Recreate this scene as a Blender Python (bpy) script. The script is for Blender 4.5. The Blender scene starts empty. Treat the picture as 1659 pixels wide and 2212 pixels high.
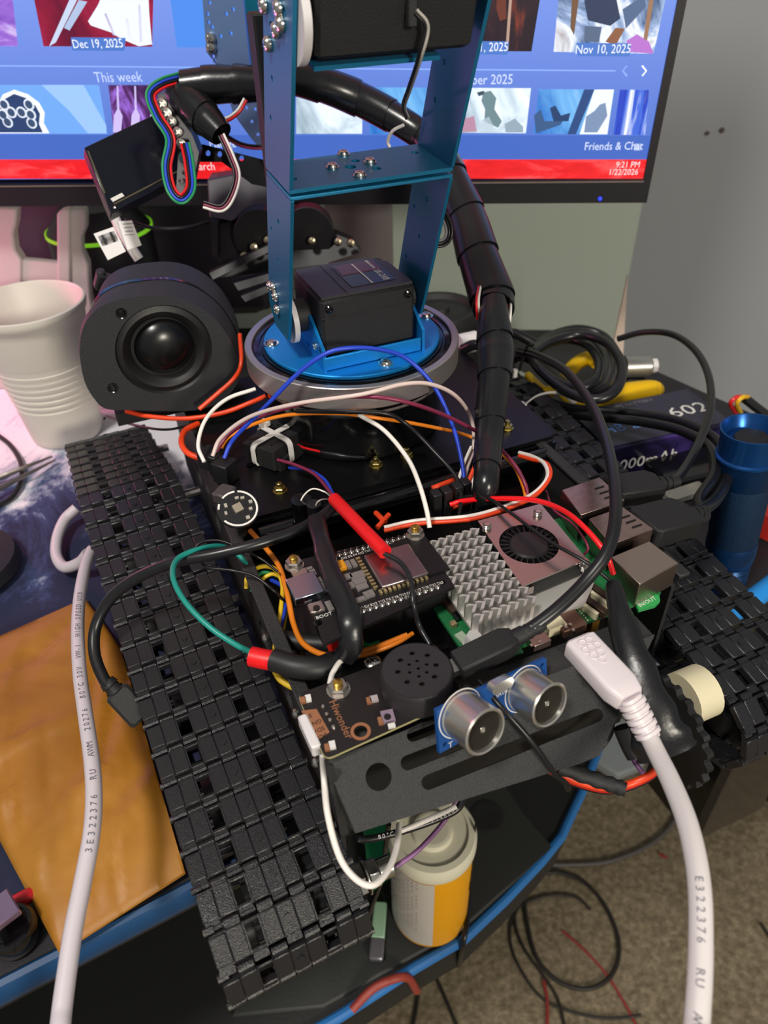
import bpy, bmesh, math, random
from mathutils import Vector as Vc, Matrix as Mx
random.seed(7)
# ------------------------------------------------------------------ camera
FPX, CX, CY = 1600.0, 829.5, 1106.0
_n = Vc((60, 2000, 1600)).normalized()
ZC = -_n
YC = (Vc((0, 0, 1)) - _n * _n.z).normalized()
XC = YC.cross(ZC)
CAM = Vc((0, 0, .33))
def c2w(v): return Vc((XC.dot(v), YC.dot(v), ZC.dot(v)))
SC = bpy.context.scene
COL = SC.collection
cd = bpy.data.cameras.new('camera'); cam = bpy.data.objects.new('camera', cd); COL.objects.link(cam)
r_, u_, b_ = c2w(Vc((1, 0, 0))), c2w(Vc((0, -1, 0))), c2w(Vc((0, 0, -1)))
m = Mx.Identity(4)
for i in range(3):
    m[i][0], m[i][1], m[i][2], m[i][3] = r_[i], u_[i], b_[i], CAM[i]
cam.matrix_world = m
cd.sensor_fit = 'HORIZONTAL'; cd.sensor_width = 36; cd.lens = 36 * FPX / 1659
cd.clip_start = .01; cd.clip_end = 30
cd.dof.use_dof = True; cd.dof.focus_distance = .34; cd.dof.aperture_fstop = 16
SC.camera = cam
# ------------------------------------------------------------------ light
SC.view_settings.view_transform = 'Standard'; SC.view_settings.look = 'None'
SC.view_settings.gamma = 1; SC.view_settings.exposure = 0.0
SC.view_settings.use_curve_mapping = False
w = bpy.data.worlds.new('world'); SC.world = w; w.use_nodes = True
w.node_tree.nodes['Background'].inputs[0].default_value = (.90, .88, .86, 1)
w.node_tree.nodes['Background'].inputs[1].default_value = .26
def area(name, loc, tgt, size, power, col, shape='DISK', spread=180):
    l = bpy.data.lights.new(name, 'AREA'); l.shape = shape; l.size = size; l.energy = power; l.color = col
    l.spread = math.radians(spread)
    o = bpy.data.objects.new(name, l); COL.objects.link(o); o.location = loc
    o.rotation_euler = (Vc(tgt) - Vc(loc)).to_track_quat('-Z', 'Y').to_euler()
    return o
area('ceiling_lamp', (-.55, -.45, 1.75), (0, .35, 0), .30, 26, (1, .95, .88))
area('floor_lamp_glow', (.80, -1.5, .80), (.25, .35, -.3), .35, 26, (1, .92, .78))
area('pink_strip_lamp', (-.44, .58, .17), (-.30, .63, .10), .06, .42, (1, .16, .40))
# ------------------------------------------------------------------ pixel / robot helpers
def ray(px, py): return c2w(Vc((px - CX, py - CY, FPX)))
def P(px, py, z):
    d = ray(px, py); return CAM + d * ((z - CAM.z) / d.z)
D0 = P(761, 737, .15); D0.z = 0
_a = c2w(Vc((4920, -1386, 1600))); _a.z = 0; U = _a.normalized(); V = Vc((-U.y, U.x, 0)); Zv = Vc((0, 0, 1))
def R(u, v, w): return D0 + U * u + V * v + Zv * w
def hit(px, py, org, nrm):
    d = ray(px, py); return CAM + d * ((Vc(org) - CAM).dot(nrm) / d.dot(nrm))
def PV(px, py, v): return hit(px, py, R(0, v, 0), V)
def PU(px, py, u): return hit(px, py, R(u, 0, 0), U)
def PD(px, py, dep): return CAM + ray(px, py) * (dep / FPX)
def frame(o, x, z=None, y=None):
    """matrix with x axis along x; z axis close to z (or y axis close to y)"""
    x = Vc(x).normalized()
    if z is not None:
        z = Vc(z); y = z.cross(x).normalized(); z = x.cross(y)
    else:
        y = Vc(y); z = x.cross(y).normalized(); y = z.cross(x)
    M = Mx.Identity(4)
    for i in range(3): M[i][0], M[i][1], M[i][2], M[i][3] = x[i], y[i], z[i], o[i]
    return M
ROB = frame(R(0, 0, 0), U, z=Zv)
T = Mx.Translation
def RotX(a): return Mx.Rotation(math.radians(a), 4, 'X')
def RotY(a): return Mx.Rotation(math.radians(a), 4, 'Y')
def RotZ(a): return Mx.Rotation(math.radians(a), 4, 'Z')
# ------------------------------------------------------------------ materials
def lin(h):
    h = h.lstrip('#'); c = [int(h[i:i + 2], 16) / 255 for i in (0, 2, 4)]
    return [(x / 12.92 if x <= .04045 else ((x + .055) / 1.055) ** 2.4) for x in c] + [1]
MATS = {}
def mat(name, col, rough=.5, metal=0, bump=0, bscale=400, var=0, vscale=60, coat=0, emit=0, ecol=None, trans=0, aniso=0, spec=.5, alpha=1):
    if name in MATS: return MATS[name]
    mt = bpy.data.materials.new(name); mt.use_nodes = True; MATS[name] = mt
    nt = mt.node_tree; b = nt.nodes['Principled BSDF']
    b.inputs['Base Color'].default_value = lin(col); b.inputs['Roughness'].default_value = rough
    b.inputs['Metallic'].default_value = metal; b.inputs['Coat Weight'].default_value = coat
    b.inputs['Specular IOR Level'].default_value = spec
    b.inputs['Transmission Weight'].default_value = trans
    b.inputs['Alpha'].default_value = alpha
    if emit:
        b.inputs['Emission Color'].default_value = lin(ecol or col); b.inputs['Emission Strength'].default_value = emit
    tc = nt.nodes.new('ShaderNodeTexCoord')
    if bump or var:
        nz = nt.nodes.new('ShaderNodeTexNoise'); nz.inputs['Scale'].default_value = bscale; nz.inputs['Detail'].default_value = 3
        nt.links.new(tc.outputs['Object'], nz.inputs['Vector'])
        if bump:
            bp = nt.nodes.new('ShaderNodeBump'); bp.inputs['Strength'].default_value = bump; bp.inputs['Distance'].default_value = .0004
            nt.links.new(nz.outputs['Fac'], bp.inputs['Height']); nt.links.new(bp.outputs['Normal'], b.inputs['Normal'])
    if var:
        n2 = nt.nodes.new('ShaderNodeTexNoise'); n2.inputs['Scale'].default_value = vscale; n2.inputs['Detail'].default_value = 5
        nt.links.new(tc.outputs['Object'], n2.inputs['Vector'])
        mx = nt.nodes.new('ShaderNodeMix'); mx.data_type = 'RGBA'; c = lin(col)
        mx.inputs['A'].default_value = [max(0, x * (1 - var)) for x in c[:3]] + [1]
        mx.inputs['B'].default_value = [min(1, x * (1 + var)) for x in c[:3]] + [1]
        nt.links.new(n2.outputs['Fac'], mx.inputs['Factor']); nt.links.new(mx.outputs['Result'], b.inputs['Base Color'])
    return mt
def ramp_mat(name, stops, scale=8, detail=8, rough=.6, stretch=(1, 1, 1), dist=0, emit=0, tex='noise', bump=0, contrast=None, nrough=.6):
    mt = bpy.data.materials.new(name); mt.use_nodes = True; MATS[name] = mt
    nt = mt.node_tree; b = nt.nodes['Principled BSDF']; b.inputs['Roughness'].default_value = rough
    tc = nt.nodes.new('ShaderNodeTexCoord'); mp = nt.nodes.new('ShaderNodeMapping'); mp.inputs['Scale'].default_value = stretch
    nt.links.new(tc.outputs['Object'], mp.inputs['Vector'])
    nz = nt.nodes.new('ShaderNodeTexNoise'); nz.inputs['Scale'].default_value = scale; nz.inputs['Detail'].default_value = detail
    nz.inputs['Distortion'].default_value = dist; nz.inputs['Roughness'].default_value = nrough
    nt.links.new(mp.outputs['Vector'], nz.inputs['Vector'])
    rp = nt.nodes.new('ShaderNodeValToRGB'); e = rp.color_ramp.elements
    while len(e) < len(stops): e.new(.5)
    for k, (p, c) in enumerate(stops): e[k].position = p; e[k].color = lin(c)
    nt.links.new(nz.outputs['Fac'], rp.inputs['Fac'])
    nt.links.new(rp.outputs['Color'], b.inputs['Base Color'])
    if emit:
        b.inputs['Base Color'].default_value = (0, 0, 0, 1)
        for l in list(b.inputs['Base Color'].links): nt.links.remove(l)
        nt.links.new(rp.outputs['Color'], b.inputs['Emission Color']); b.inputs['Emission Strength'].default_value = emit
    if bump:
        bp = nt.nodes.new('ShaderNodeBump'); bp.inputs['Strength'].default_value = bump; bp.inputs['Distance'].default_value = .003
        nt.links.new(nz.outputs['Fac'], bp.inputs['Height']); nt.links.new(bp.outputs['Normal'], b.inputs['Normal'])
    return mt
# ------------------------------------------------------------------ mesh builder
class MB:
    def __init__(s, M=None): s.v = []; s.f = []; s.M = M or Mx.Identity(4)
    def add(s, vs, fs, M=None):
        MM = s.M @ M if M is not None else s.M
        k = len(s.v); s.v += [MM @ Vc(p) for p in vs]; s.f += [[k + i for i in f] for f in fs]; return s
    def box(s, c, d, M=None, ch=0):
        x, y, z = c; a, b, h = d[0] / 2, d[1] / 2, d[2] / 2
        if ch <= 0:
            vs = [(x + i * a, y + j * b, z + k * h) for k in (-1, 1) for j in (-1, 1) for i in (-1, 1)]
            fs = [(0, 2, 3, 1), (4, 5, 7, 6), (0, 1, 5, 4), (2, 6, 7, 3), (0, 4, 6, 2), (1, 3, 7, 5)]
            return s.add(vs, fs, M)
        q = min(ch, a * .9, b * .9, h * .9)
        prof = [(-h, q), (-h + q, 0), (h - q, 0), (h, q)]; rings = []
        for (zz, ins) in prof:
            A, B = a - ins, b - ins
            rings.append([(x + p[0], y + p[1], z + zz) for p in ((A - q, -B), (A, -B + q), (A, B - q), (A - q, B), (-A + q, B), (-A, B - q), (-A, -B + q), (-A + q, -B))])
        return s.rings(rings, True, True, M)
    def rings(s, rings, cap0=True, cap1=True, M=None, closed=False):
        n = len(rings[0]); vs = [p for r in rings for p in r]; fs = []
        R_ = len(rings)
        for i in range(R_ if closed else R_ - 1):
            j2 = (i + 1) % R_
            for k in range(n):
                l = (k + 1) % n; fs.append((i * n + k, i * n + l, j2 * n + l, j2 * n + k))
        if cap0 and not closed: fs.append(tuple(reversed(range(n))))
        if cap1 and not closed: fs.append(tuple(range((R_ - 1) * n, R_ * n)))
        return s.add(vs, fs, M)
    def lathe(s, prof, n=32, M=None, cap0=True, cap1=True):
        return s.rings([[(r * math.cos(2 * math.pi * k / n), r * math.sin(2 * math.pi * k / n), z) for k in range(n)] for (r, z) in prof], cap0, cap1, M)
    def cyl(s, p0, p1, r0, r1=None, n=16):
        p0, p1 = Vc(p0), Vc(p1); d = p1 - p0; r1 = r0 if r1 is None else r1
        x = d.orthogonal(); M = frame(p0, x, z=d)
        return s.lathe([(r0, 0), (r1, d.length)], n, M)
    def tube(s, pts, r, n=8, cap=True):
        return s.flat(pts, r, r, n, cap)
    def flat(s, pts, ra, rb, n=8, cap=True, up=None):
        pts = [Vc(p) for p in pts]; rings = []; prev = None
        for i, p in enumerate(pts):
            t = (pts[min(i + 1, len(pts) - 1)] - pts[max(i - 1, 0)]).normalized()
            if prev is None:
                a = (up.cross(t) if up is not None else t.orthogonal()).normalized()
            else:
                a = (prev - t * prev.dot(t)).normalized()
            prev = a; b = t.cross(a)
            A = ra(i / (len(pts) - 1)) if callable(ra) else ra; B = rb(i / (len(pts) - 1)) if callable(rb) else rb
            rings.append([p + a * (A * math.cos(2 * math.pi * k / n)) + b * (B * math.sin(2 * math.pi * k / n)) for k in range(n)])
        return s.rings(rings, cap, cap)
    def sphere(s, c, r, n=12, sz=1, M=None, half=False):
        m_ = n // 2; a0 = 0 if half else -math.pi / 2
        prof = [(max(r * math.cos(a0 + (math.pi / 2 - a0) * i / m_), 1e-6), r * sz * math.sin(a0 + (math.pi / 2 - a0) * i / m_)) for i in range(m_ + 1)]
        return s.lathe(prof, n, (M @ T(c)) if M is not None else T(c))
    def prism(s, poly, z0, z1, M=None):
        return s.rings([[(p[0], p[1], z0) for p in poly], [(p[0], p[1], z1) for p in poly]], True, True, M)
    def plate(s, outline, holes, z0, z1, M=None):
        cu = bpy.data.curves.new('t', 'CURVE'); cu.dimensions = '2D'; cu.fill_mode = 'BOTH'; cu.extrude = abs(z1 - z0) / 2
        for pl in [outline] + list(holes):
            sp = cu.splines.new('POLY'); sp.points.add(len(pl) - 1); sp.use_cyclic_u = True
            for q, p in zip(sp.points, pl): q.co = (p[0] * 100, p[1] * 100, 0, 1)
        cu.extrude *= 100
        ob = bpy.data.objects.new('t', cu); me = bpy.data.meshes.new_from_object(ob)
        s.add([(v.co.x / 100, v.co.y / 100, v.co.z / 100 + (z0 + z1) / 2) for v in me.vertices], [tuple(p.vertices) for p in me.polygons], M)
        bpy.data.objects.remove(ob); bpy.data.meshes.remove(me); return s
    def text(s, body, size, M=None, ext=.00003, align='CENTER', sx=1):
        cu = bpy.data.curves.new('t', 'FONT'); cu.body = body; cu.size = 1; cu.extrude = ext / size; cu.align_x = align; cu.align_y = 'CENTER'
        cu.resolution_u = 2
        ob = bpy.data.objects.new('t', cu); me = bpy.data.meshes.new_from_object(ob)
        s.add([(v.co.x * size * sx, v.co.y * size, v.co.z * size) for v in me.vertices], [tuple(p.vertices) for p in me.polygons], M)
        bpy.data.objects.remove(ob); bpy.data.meshes.remove(me); return s
def circ(cx, cy, r, n=16, ry=None): return [(cx + r * math.cos(2 * math.pi * k / n), cy + (ry or r) * math.sin(2 * math.pi * k / n)) for k in range(n)]
def slot(x0, y0, x1, y1, r, n=6):
    a = math.atan2(y1 - y0, x1 - x0); o = []
    for k in range(n + 1): t = a + math.pi / 2 + math.pi * k / n; o.append((x0 + r * math.cos(t), y0 + r * math.sin(t)))
    for k in range(n + 1): t = a - math.pi / 2 + math.pi * k / n; o.append((x1 + r * math.cos(t), y1 + r * math.sin(t)))
    return o
def rrect(x0, y0, x1, y1, r, n=4):
    o = []
    for (cx, cy, a) in ((x1 - r, y1 - r, 0), (x0 + r, y1 - r, 90), (x0 + r, y0 + r, 180), (x1 - r, y0 + r, 270)):
        for k in range(n + 1):
            t = math.radians(a + 90 * k / n); o.append((cx + r * math.cos(t), cy + r * math.sin(t)))
    return o
def wpos(o):
    p = Vc(o.location)
    while o.parent: o = o.parent; p += Vc(o.location)
    return p
def props(o, label=None, cat=None, group=None, kind=None):
    if label: o['label'] = label
    if cat: o['category'] = cat
    if group: o['group'] = group
    if kind: o['kind'] = kind
    return o
def obj(name, mb, mt, parent=None, label=None, cat=None, group=None, kind=None, ang=35, bevel=0, recalc=True):
    me = bpy.data.meshes.new(name)
    vs = mb.v
    lo = Vc([min(v[i] for v in vs) for i in range(3)]); hi = Vc([max(v[i] for v in vs) for i in range(3)])
    c = Vc(((lo.x + hi.x) / 2, (lo.y + hi.y) / 2, lo.z))
    me.from_pydata([v - c for v in vs], [], mb.f)
    if recalc:
        bm = bmesh.new(); bm.from_mesh(me); bmesh.ops.recalc_face_normals(bm, faces=bm.faces); bm.to_mesh(me); bm.free()
    me.polygons.foreach_set('use_smooth', [True] * len(me.polygons))
    me.set_sharp_from_angle(angle=math.radians(ang))
    me.materials.append(mt if not isinstance(mt, str) else MATS[mt])
    o = bpy.data.objects.new(name, me); COL.objects.link(o)
    if parent is not None: o.parent = parent; o.location = c - wpos(parent)
    else: o.location = c
    if bevel:
        b = o.modifiers.new('bevel', 'BEVEL'); b.width = bevel; b.segments = 2; b.limit_method = 'ANGLE'; b.angle_limit = math.radians(40)
    return props(o, label, cat, group, kind)
def thing(name, label, cat, loc, group=None):
    o = bpy.data.objects.new(name, None); o.empty_display_size = .01; COL.objects.link(o); o.location = loc
    return props(o, label, cat, group)
def inst(src, parent, M):
    """linked copy of a part; M = world matrix for mesh authored around origin"""
    o = bpy.data.objects.new(src.name, src) if isinstance(src, bpy.types.Mesh) else src.copy()
    COL.objects.link(o); o.parent = parent; o.matrix_local = T(-wpos(parent)) @ M if parent else M
    return o
def mesh(name, mb, mt, ang=35):
    me = bpy.data.meshes.new(name); me.from_pydata([tuple(v) for v in mb.v], [], mb.f)
    bm = bmesh.new(); bm.from_mesh(me); bmesh.ops.recalc_face_normals(bm, faces=bm.faces); bm.to_mesh(me); bm.free()
    me.polygons.foreach_set('use_smooth', [True] * len(me.polygons)); me.set_sharp_from_angle(angle=math.radians(ang))
    me.materials.append(mt); return me
def spline(pts, k=8):
    pts = [Vc(p) for p in pts]; out = []
    for i in range(len(pts) - 1):
        p0 = pts[i - 1] if i else pts[0] * 2 - pts[1]; p1, p2 = pts[i], pts[i + 1]
        p3 = pts[i + 2] if i + 2 < len(pts) else p2 * 2 - p1
        for j in range(k):
            t = j / k; out.append(.5 * ((2 * p1) + (p2 - p0) * t + (2 * p0 - 5 * p1 + 4 * p2 - p3) * t * t + (3 * p1 - p0 - 3 * p2 + p3) * t ** 3))
    out.append(pts[-1]); return out
def wp(pts):
    """pixel path with heights -> world"""
    return [P(*p) if len(p) == 3 else Vc(p[:3]) for p in pts]
def wire(name, label, cat, pts, r, mt, group=None, parent=None, n=8, k=7):
    mb = MB(); mb.tube(spline(wp(pts), k), r, n)
    return obj(name, mb, mt, parent, label, cat, group, ang=60)
def text_on_path(body, path, size, rad, flip=False, start=0, step=None, side=None):
    """characters lying on the camera-near side of a cable"""
    mb = MB(); step = step or size * .78; d = start; seg = 0; acc = 0; L = [0]
    for i in range(1, len(path)): L.append(L[-1] + (path[i] - path[i - 1]).length)
    for ch in body:
        while seg < len(path) - 2 and L[seg + 1] < d: seg += 1
        if d > L[-1]: break
        if ch != ' ':
            t = (path[seg + 1] - path[seg]); f = (d - L[seg]) / max(t.length, 1e-9); p = path[seg] + t * f; t.normalize()
            nrm = (CAM - p) if side is None else Vc(side); nrm = (nrm - t * nrm.dot(t)).normalized()
            mb.text(ch, size, frame(p + nrm * (rad * 1.005), t, z=nrm))
        d += step
    return mb
# ------------------------------------------------------------------ shared materials
BLK = mat('black_plastic', '1a1a1c', .42, bump=.25, bscale=1500)
BLKM = mat('matte_black_plastic', '171719', .6, bump=.3, bscale=1200)
BLKG = mat('gloss_black', '0c0c0e', .16, coat=.3)
PCOAT = mat('black_powder_coat', '2a2a2b', .5, bump=1.0, bscale=2200, var=.7, vscale=2600)
CABLE = mat('black_cable', '17171a', .32)
WHT = mat('white_plastic', 'd9d5d6', .4)
STEEL = mat('steel', 'b8b6b4', .28, 1)
NICK = mat('nickel_screw', 'cfccc6', .22, 1)
BRASS = mat('brass', 'c9a24c', .3, 1)
BLUE = mat('blue_anodised', '1876a0', .40, .45, bump=.25, bscale=3000)
BLUEB = mat('bright_blue_anodised', '1488d6', .40, .5, bump=.25, bscale=3000)
REDP = mat('red_sleeve', 'e01218', .42)
W_WHITE = mat('wire_white', 'e9e3dc', .4); W_RED = mat('wire_red', 'd2181c', .35); W_ORG = mat('wire_orange_red', 'e8441a', .38)
W_BLUE = mat('wire_blue', '2445c8', .38); W_MAR = mat('wire_maroon', '7c2744', .38); W_OR = mat('wire_orange', 'e8821e', .38)
W_TEAL = mat('wire_teal', '17877c', .38); W_YEL = mat('wire_yellow', 'e8c22a', .38); W_GRN = mat('wire_green', '1d8a52', .38)
W_PUR = mat('wire_purple', '8a5a8c', .4); W_GREY = mat('wire_grey', '77757a', .45)
PRINT = mat('white_print', 'dad8d4', .5)
GREYPRINT = mat('grey_print', '77747c', .5)
def screw_mb(mb, p, nrm, r=.0028, h=.0016, dome=True):
    nrm = Vc(nrm).normalized(); M = frame(p, nrm.orthogonal(), z=nrm)
    mb.lathe([(r, 0), (r, h * .45), (r * .8, h * .85), (r * .35, h), (r * .3, h * .6)], 14, M)
    mb.box((0, 0, h * .8), (r * 1.0, r * .2, h * .5), M); mb.box((0, 0, h * .8), (r * .2, r * 1.0, h * .5), M)
def nut_mb(mb, p, r=.0033, h=.0026):
    mb.lathe([(r, 0), (r, h * .85), (r * .85, h)], 6, T(p)); mb.lathe([(r * 1.15, -.0002), (r * 1.15, .0004)], 16, T(p))
# ================================================================== setting
WG = mat('wall_grey', '8f9296', .75, bump=.35, bscale=90)
WL = mat('wall_green_grey', 'a9b3a8', .75, bump=.3, bscale=90)
CRN = Vc((.300, .86, 0))
def wall(name, a, b, z0, z1, mt, th=.05, out=None):
    a = Vc((a[0], a[1], 0)); b = Vc((b[0], b[1], 0)); d = (b - a).normalized(); n = Vc(out)
    mb = MB(); mb.add([a + Zv * z0, b + Zv * z0, b + n * th + Zv * z0, a + n * th + Zv * z0, a + Zv * z1, b + Zv * z1, b + n * th + Zv * z1, a + n * th + Zv * z1],
                      [(0, 1, 5, 4), (1, 2, 6, 5), (2, 3, 7, 6), (3, 0, 4, 7), (4, 5, 6, 7), (3, 2, 1, 0)])
    return obj(name, mb, mt, kind='structure')
wd = Vc((1, -.12, 0)).normalized()
wall('wall_back', (-1.5, .97), (CRN.x, CRN.y), -.75, 1.7, WL, out=(.1, 1, 0))
wall('wall_right', CRN, CRN + wd * 1.8, -.75, 1.7, WG, out=(.1, 1, 0))
for k_, (x_, y_) in enumerate(((1559, 281), (1527, 287))):
    h_ = hit(x_, y_, CRN, Vc((.12, 1, 0))) - Vc((.0, .0012, 0)); mk = MB(); mk.lathe([(.0028 - .0008 * k_, 0), (.0022, .0010)], 9, frame(h_, (1, 0, 0), z=(-.12, -1, 0))); obj('wall_mark', mk, mat('mark_brown', '4a423c', .8), bpy.data.objects['wall_right'])
CARP = ramp_mat('carpet', [(.3, '5f5440'), (.5, '7d705a'), (.72, '9b8d74')], scale=130, detail=6, rough=.95, bump=1.0)
mb = MB(); mb.box((0, .4, -.76), (4, 3.4, .02)); obj('floor', mb, CARP, kind='structure')
pp = MB(); c0 = Vc((.222, .632, .0005))
pp.add([c0 + Vc((-.004, 0, 0)), c0 + Vc((.006, -.006, 0)), c0 + Vc((-.001, .004, .080)), c0 + Vc((-.003, .006, 0)), c0 + Vc((.007, -.004, 0)), c0 + Vc((-.001, .006, .080))], [(0, 1, 2), (3, 5, 4), (0, 3, 4, 1), (1, 4, 5, 2), (2, 5, 3, 0)])
obj('paper_strip', pp, mat('paper', 'cdbfae', .8), None, 'pointed pale paper strip standing in the wall corner', 'paper')
# ---- desk
e0, e1 = P(0, 2108, 0), P(1405, 1388, 0); ed = (e1 - e0).normalized(); en = Vc((-ed.y, ed.x, 0))
DESKM = mat('desk_laminate', '1c1a1f', .5, bump=.2, bscale=900)
desk = thing('desk', 'black desk top with a blue edge strip, under the tracked robot', 'desk', e0 - ed * .3 - Zv * .02)
L0, L1 = e0 - ed * .42, e1 + ed * .30
mb = MB(); q = [L0, L1, Vc((.415, .385, 0)), Vc((.232, .64, 0)), Vc((.20, .70, 0)), Vc((-1.0, .80, 0))]
mb.rings([[p - Zv * .025 for p in q], [p - Zv * .0005 for p in q]]); obj('desk_top', mb, DESKM, desk)
TRIM = mat('desk_trim_blue', '0c3d68', .38)  # blue darkened as a whole to stand in for shadow on the left run
mb = MB(); pth = [L0 - en * .001, L1 - en * .001]
mb.flat([p - Zv * .0095 for p in spline(pth, 12)], .0085, .0045, 12, up=Zv.cross(ed)); obj('edge_strip', mb, TRIM, desk, 'blue edge strip')
mb = MB()
for s_ in (.02, .62):
    mb = MB(); mb.box((0, 0, 0), (.05, .05, .71), T(L0 + ed * s_ + en * .35 - Zv * .385)); obj('desk_leg', mb, DESKM, desk)
# mat on the desk
matm = ramp_mat('snow_print', [(0, '0d1128'), (.40, '1a2142'), (.48, '33406a'), (.54, '8d97ad'), (.61, 'e2dee6')], scale=9, detail=14, rough=.8, stretch=(1.4, .8, 1), dist=1.2, nrough=.72)
nt = matm.node_tree; rp = [n for n in nt.nodes if n.type == 'VALTORGB'][0]; nz = [n for n in nt.nodes if n.type == 'TEX_NOISE'][0]
tc = [n for n in nt.nodes if n.type == 'TEX_COORD'][0]; sep = nt.nodes.new('ShaderNodeSeparateXYZ'); nt.links.new(tc.outputs['Object'], sep.inputs[0])
mr = nt.nodes.new('ShaderNodeMapRange'); mr.inputs['From Min'].default_value = -.02; mr.inputs['From Max'].default_value = .17; mr.inputs['To Min'].default_value = -.26; mr.inputs['To Max'].default_value = .15; mr.clamp = True
ad = nt.nodes.new('ShaderNodeMath'); nt.links.new(sep.outputs['Y'], mr.inputs['Value']); nt.links.new(mr.outputs[0], ad.inputs[0]); nt.links.new(nz.outputs['Fac'], ad.inputs[1]); nt.links.new(ad.outputs[0], rp.inputs['Fac'])
mb = MB(); q = [L0 + ed * .1 + en * .03, e0 + ed * .22 + en * .03, R(-.06, .02, 0), Vc((-.10, .60, 0)), Vc((-.75, .66, 0))]
mb.rings([[p for p in q], [p + Zv * .0014 for p in q]])
obj('desk_mat', mb, matm, None, 'blue and white snowy mountain desk mat under the foam cup', 'desk mat')
# ---- monitor
ZB = .168
mA, mB = P(0, 446, ZB), P(1397, 438, ZB); mx = (mB - mA).normalized()
d0 = ray(1484, 0); Q = CAM + d0 * ((mB - CAM).dot(mx) / d0.dot(mx)); my = (Q - mB).normalized(); mn = mx.cross(my)   # mn towards viewer?
if mn.dot(CAM - mB) < 0: mn = -mn
MON = frame(mB, mx, z=mn)
def PM(px, py, off=0):
    h = hit(px, py, mB + mn * off, mn) - mB; return (h.dot(mx), h.dot(my))
MW, MH = .62, .37
mon = thing('monitor', 'wide black monitor with a blue game library page on its screen', 'monitor', (mB - mx * MW / 2) * 1 - Zv * (ZB))
mon.location.z = 0
BEZ = mat('monitor_bezel', '1a171c', .4, bump=.2, bscale=2500)
sx1, sy0 = PM(1393, 388); sx1 = -.0055
mb = MB(); mb.plate([(-MW, 0), (0, 0), (0, MH), (-MW, MH)], [[(-MW + .008, sy0), (sx1, sy0), (sx1, MH - .008), (-MW + .008, MH - .008)]], -.012, 0)
mb2 = MB(MON); mb2.v = []; k = MB(MON); k.add([tuple(v) for v in mb.v], mb.f); k.box((-MW / 2, MH / 2, -.021), (MW - .002, MH - .002, .018)); obj('bezel', k, BEZ, mon)
k = MB(MON); k.box((-MW / 2, sy0 - .0012, .0004), (MW - .01, .0009, .0008)); obj('bezel_edge', k, mat('edge_bronze', '6d625c', .4), mon)
SE = 1.12
scm = mat('screen_blue', '000000', .3, emit=SE, ecol='5c84e6')
nt = scm.node_tree; b = nt.nodes['Principled BSDF']; tc = [n for n in nt.nodes if n.type == 'TEX_COORD'][0]; sp = nt.nodes.new('ShaderNodeSeparateXYZ'); rp = nt.nodes.new('ShaderNodeValToRGB')
nt.links.new(tc.outputs['Object'], sp.inputs[0]); mr = nt.nodes.new('ShaderNodeMapRange'); mr.inputs['From Min'].default_value = 0; mr.inputs['From Max'].default_value = .17
nt.links.new(sp.outputs['Z'], mr.inputs['Value']); nt.links.new(mr.outputs[0], rp.inputs[0]); nt.links.new(rp.outputs[0], b.inputs['Emission Color'])
rp.color_ramp.elements[0].color = lin('4b6dc6'); rp.color_ramp.elements[1].color = lin('8aa6f6')
k = MB(MON); k.box((-MW / 2 + .001, (sy0 + MH) / 2, -.004), (MW - .012, MH - sy0 - .006, .004)); scr = obj('screen', k, scm, mon)
EM = {}
def em(c, s=1.12):
    if (c, s) not in EM: EM[(c, s)] = mat('lit_' + c + str(s), '000000', .4, emit=s, ecol=c)
    return EM[(c, s)]
def quad(name, px, mt, off=.0006, par=None):
    k = MB(MON); ps = [PM(*p, off=-.002 + off) for p in px]
    k.rings([[(p[0], p[1], -.002) for p in ps], [(p[0], p[1], -.002 + off) for p in ps]]); return obj(name, k, mt, par or scr)
def stxt(s, px, py, size, mt, par=None, off=.0012, sx=.9, name='printed_text'):
    k = MB(MON); x, y = PM(px, py); k.text(s, size, T((x, y, -.002 + off)), sx=sx); return obj(name, k, mt, par or scr, ang=80)
ROSE_GLOW = ramp_mat('lit_rose_glow', [(.3, 'c8404a'), (.5, 'ee8a86'), (.7, 'ffd8d0')], scale=5, stretch=(1, 1, 2), dist=1, emit=.55)
redm = ramp_mat('lit_red_bar', [(.3, 'd80a14'), (.5, 'f01a22'), (.7, 'ff5a5c')], scale=30, stretch=(1, 1, 4), dist=1, emit=SE)
L = -380
quad('task_bar', [(L, 345), (1408, 345), (1391, 386), (L, 386)], redm)
hy = PM(400, -75)[1]
k = MB(MON); k.box((-MW / 2 + .001, (hy + MH - .012) / 2, -.0016), (MW - .014, MH - .012 - hy, .0004)); obj('added_rose_glow', k, ROSE_GLOW, scr)  # unseen glow added high on the screen so metal parts reflect pink
quad('divider_line', [(L, 138), (1330, 152), (1330, 154.5), (L, 140.5)], em('8fb0f6'))
quad('lower_band', [(L, 291), (1411, 293), (1402, 344), (L, 344)], em('4468c0'))
for x_ in (0, 1):
    col = ('8ea8f0', 'f4f6ff')[x_]; x0 = (1355, 1388)[x_]; s_ = (-1, 1)[x_]
    k = MB(MON); pts = [PM(x0 - s_ * 0, 143), PM(x0 + s_ * 9, 154), PM(x0 - s_ * 0, 165)]
    k.tube([(p[0], p[1], -.0012) for p in pts], .0006, 6); obj('arrow_mark', k, em(col), scr)
stxt('This week', 254, 168, .0088, em('c4d4fb')); stxt('November 2025', 1027, 174, .0082, em('d4e0fd'))
stxt('Friends & Chat', 1326, 317, .0072, em('dbe6ff')); stxt('Search', 437, 361, .0075, em('ffd9dc'))
stxt('9:21 PM', 1357, 357, .0056, em('ffe4e4')); stxt('1/22/2026', 1347, 373, .0056, em('ffe4e4')); stxt('Manage', 480, 312, .0070, em('dbe6ff'))
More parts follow.
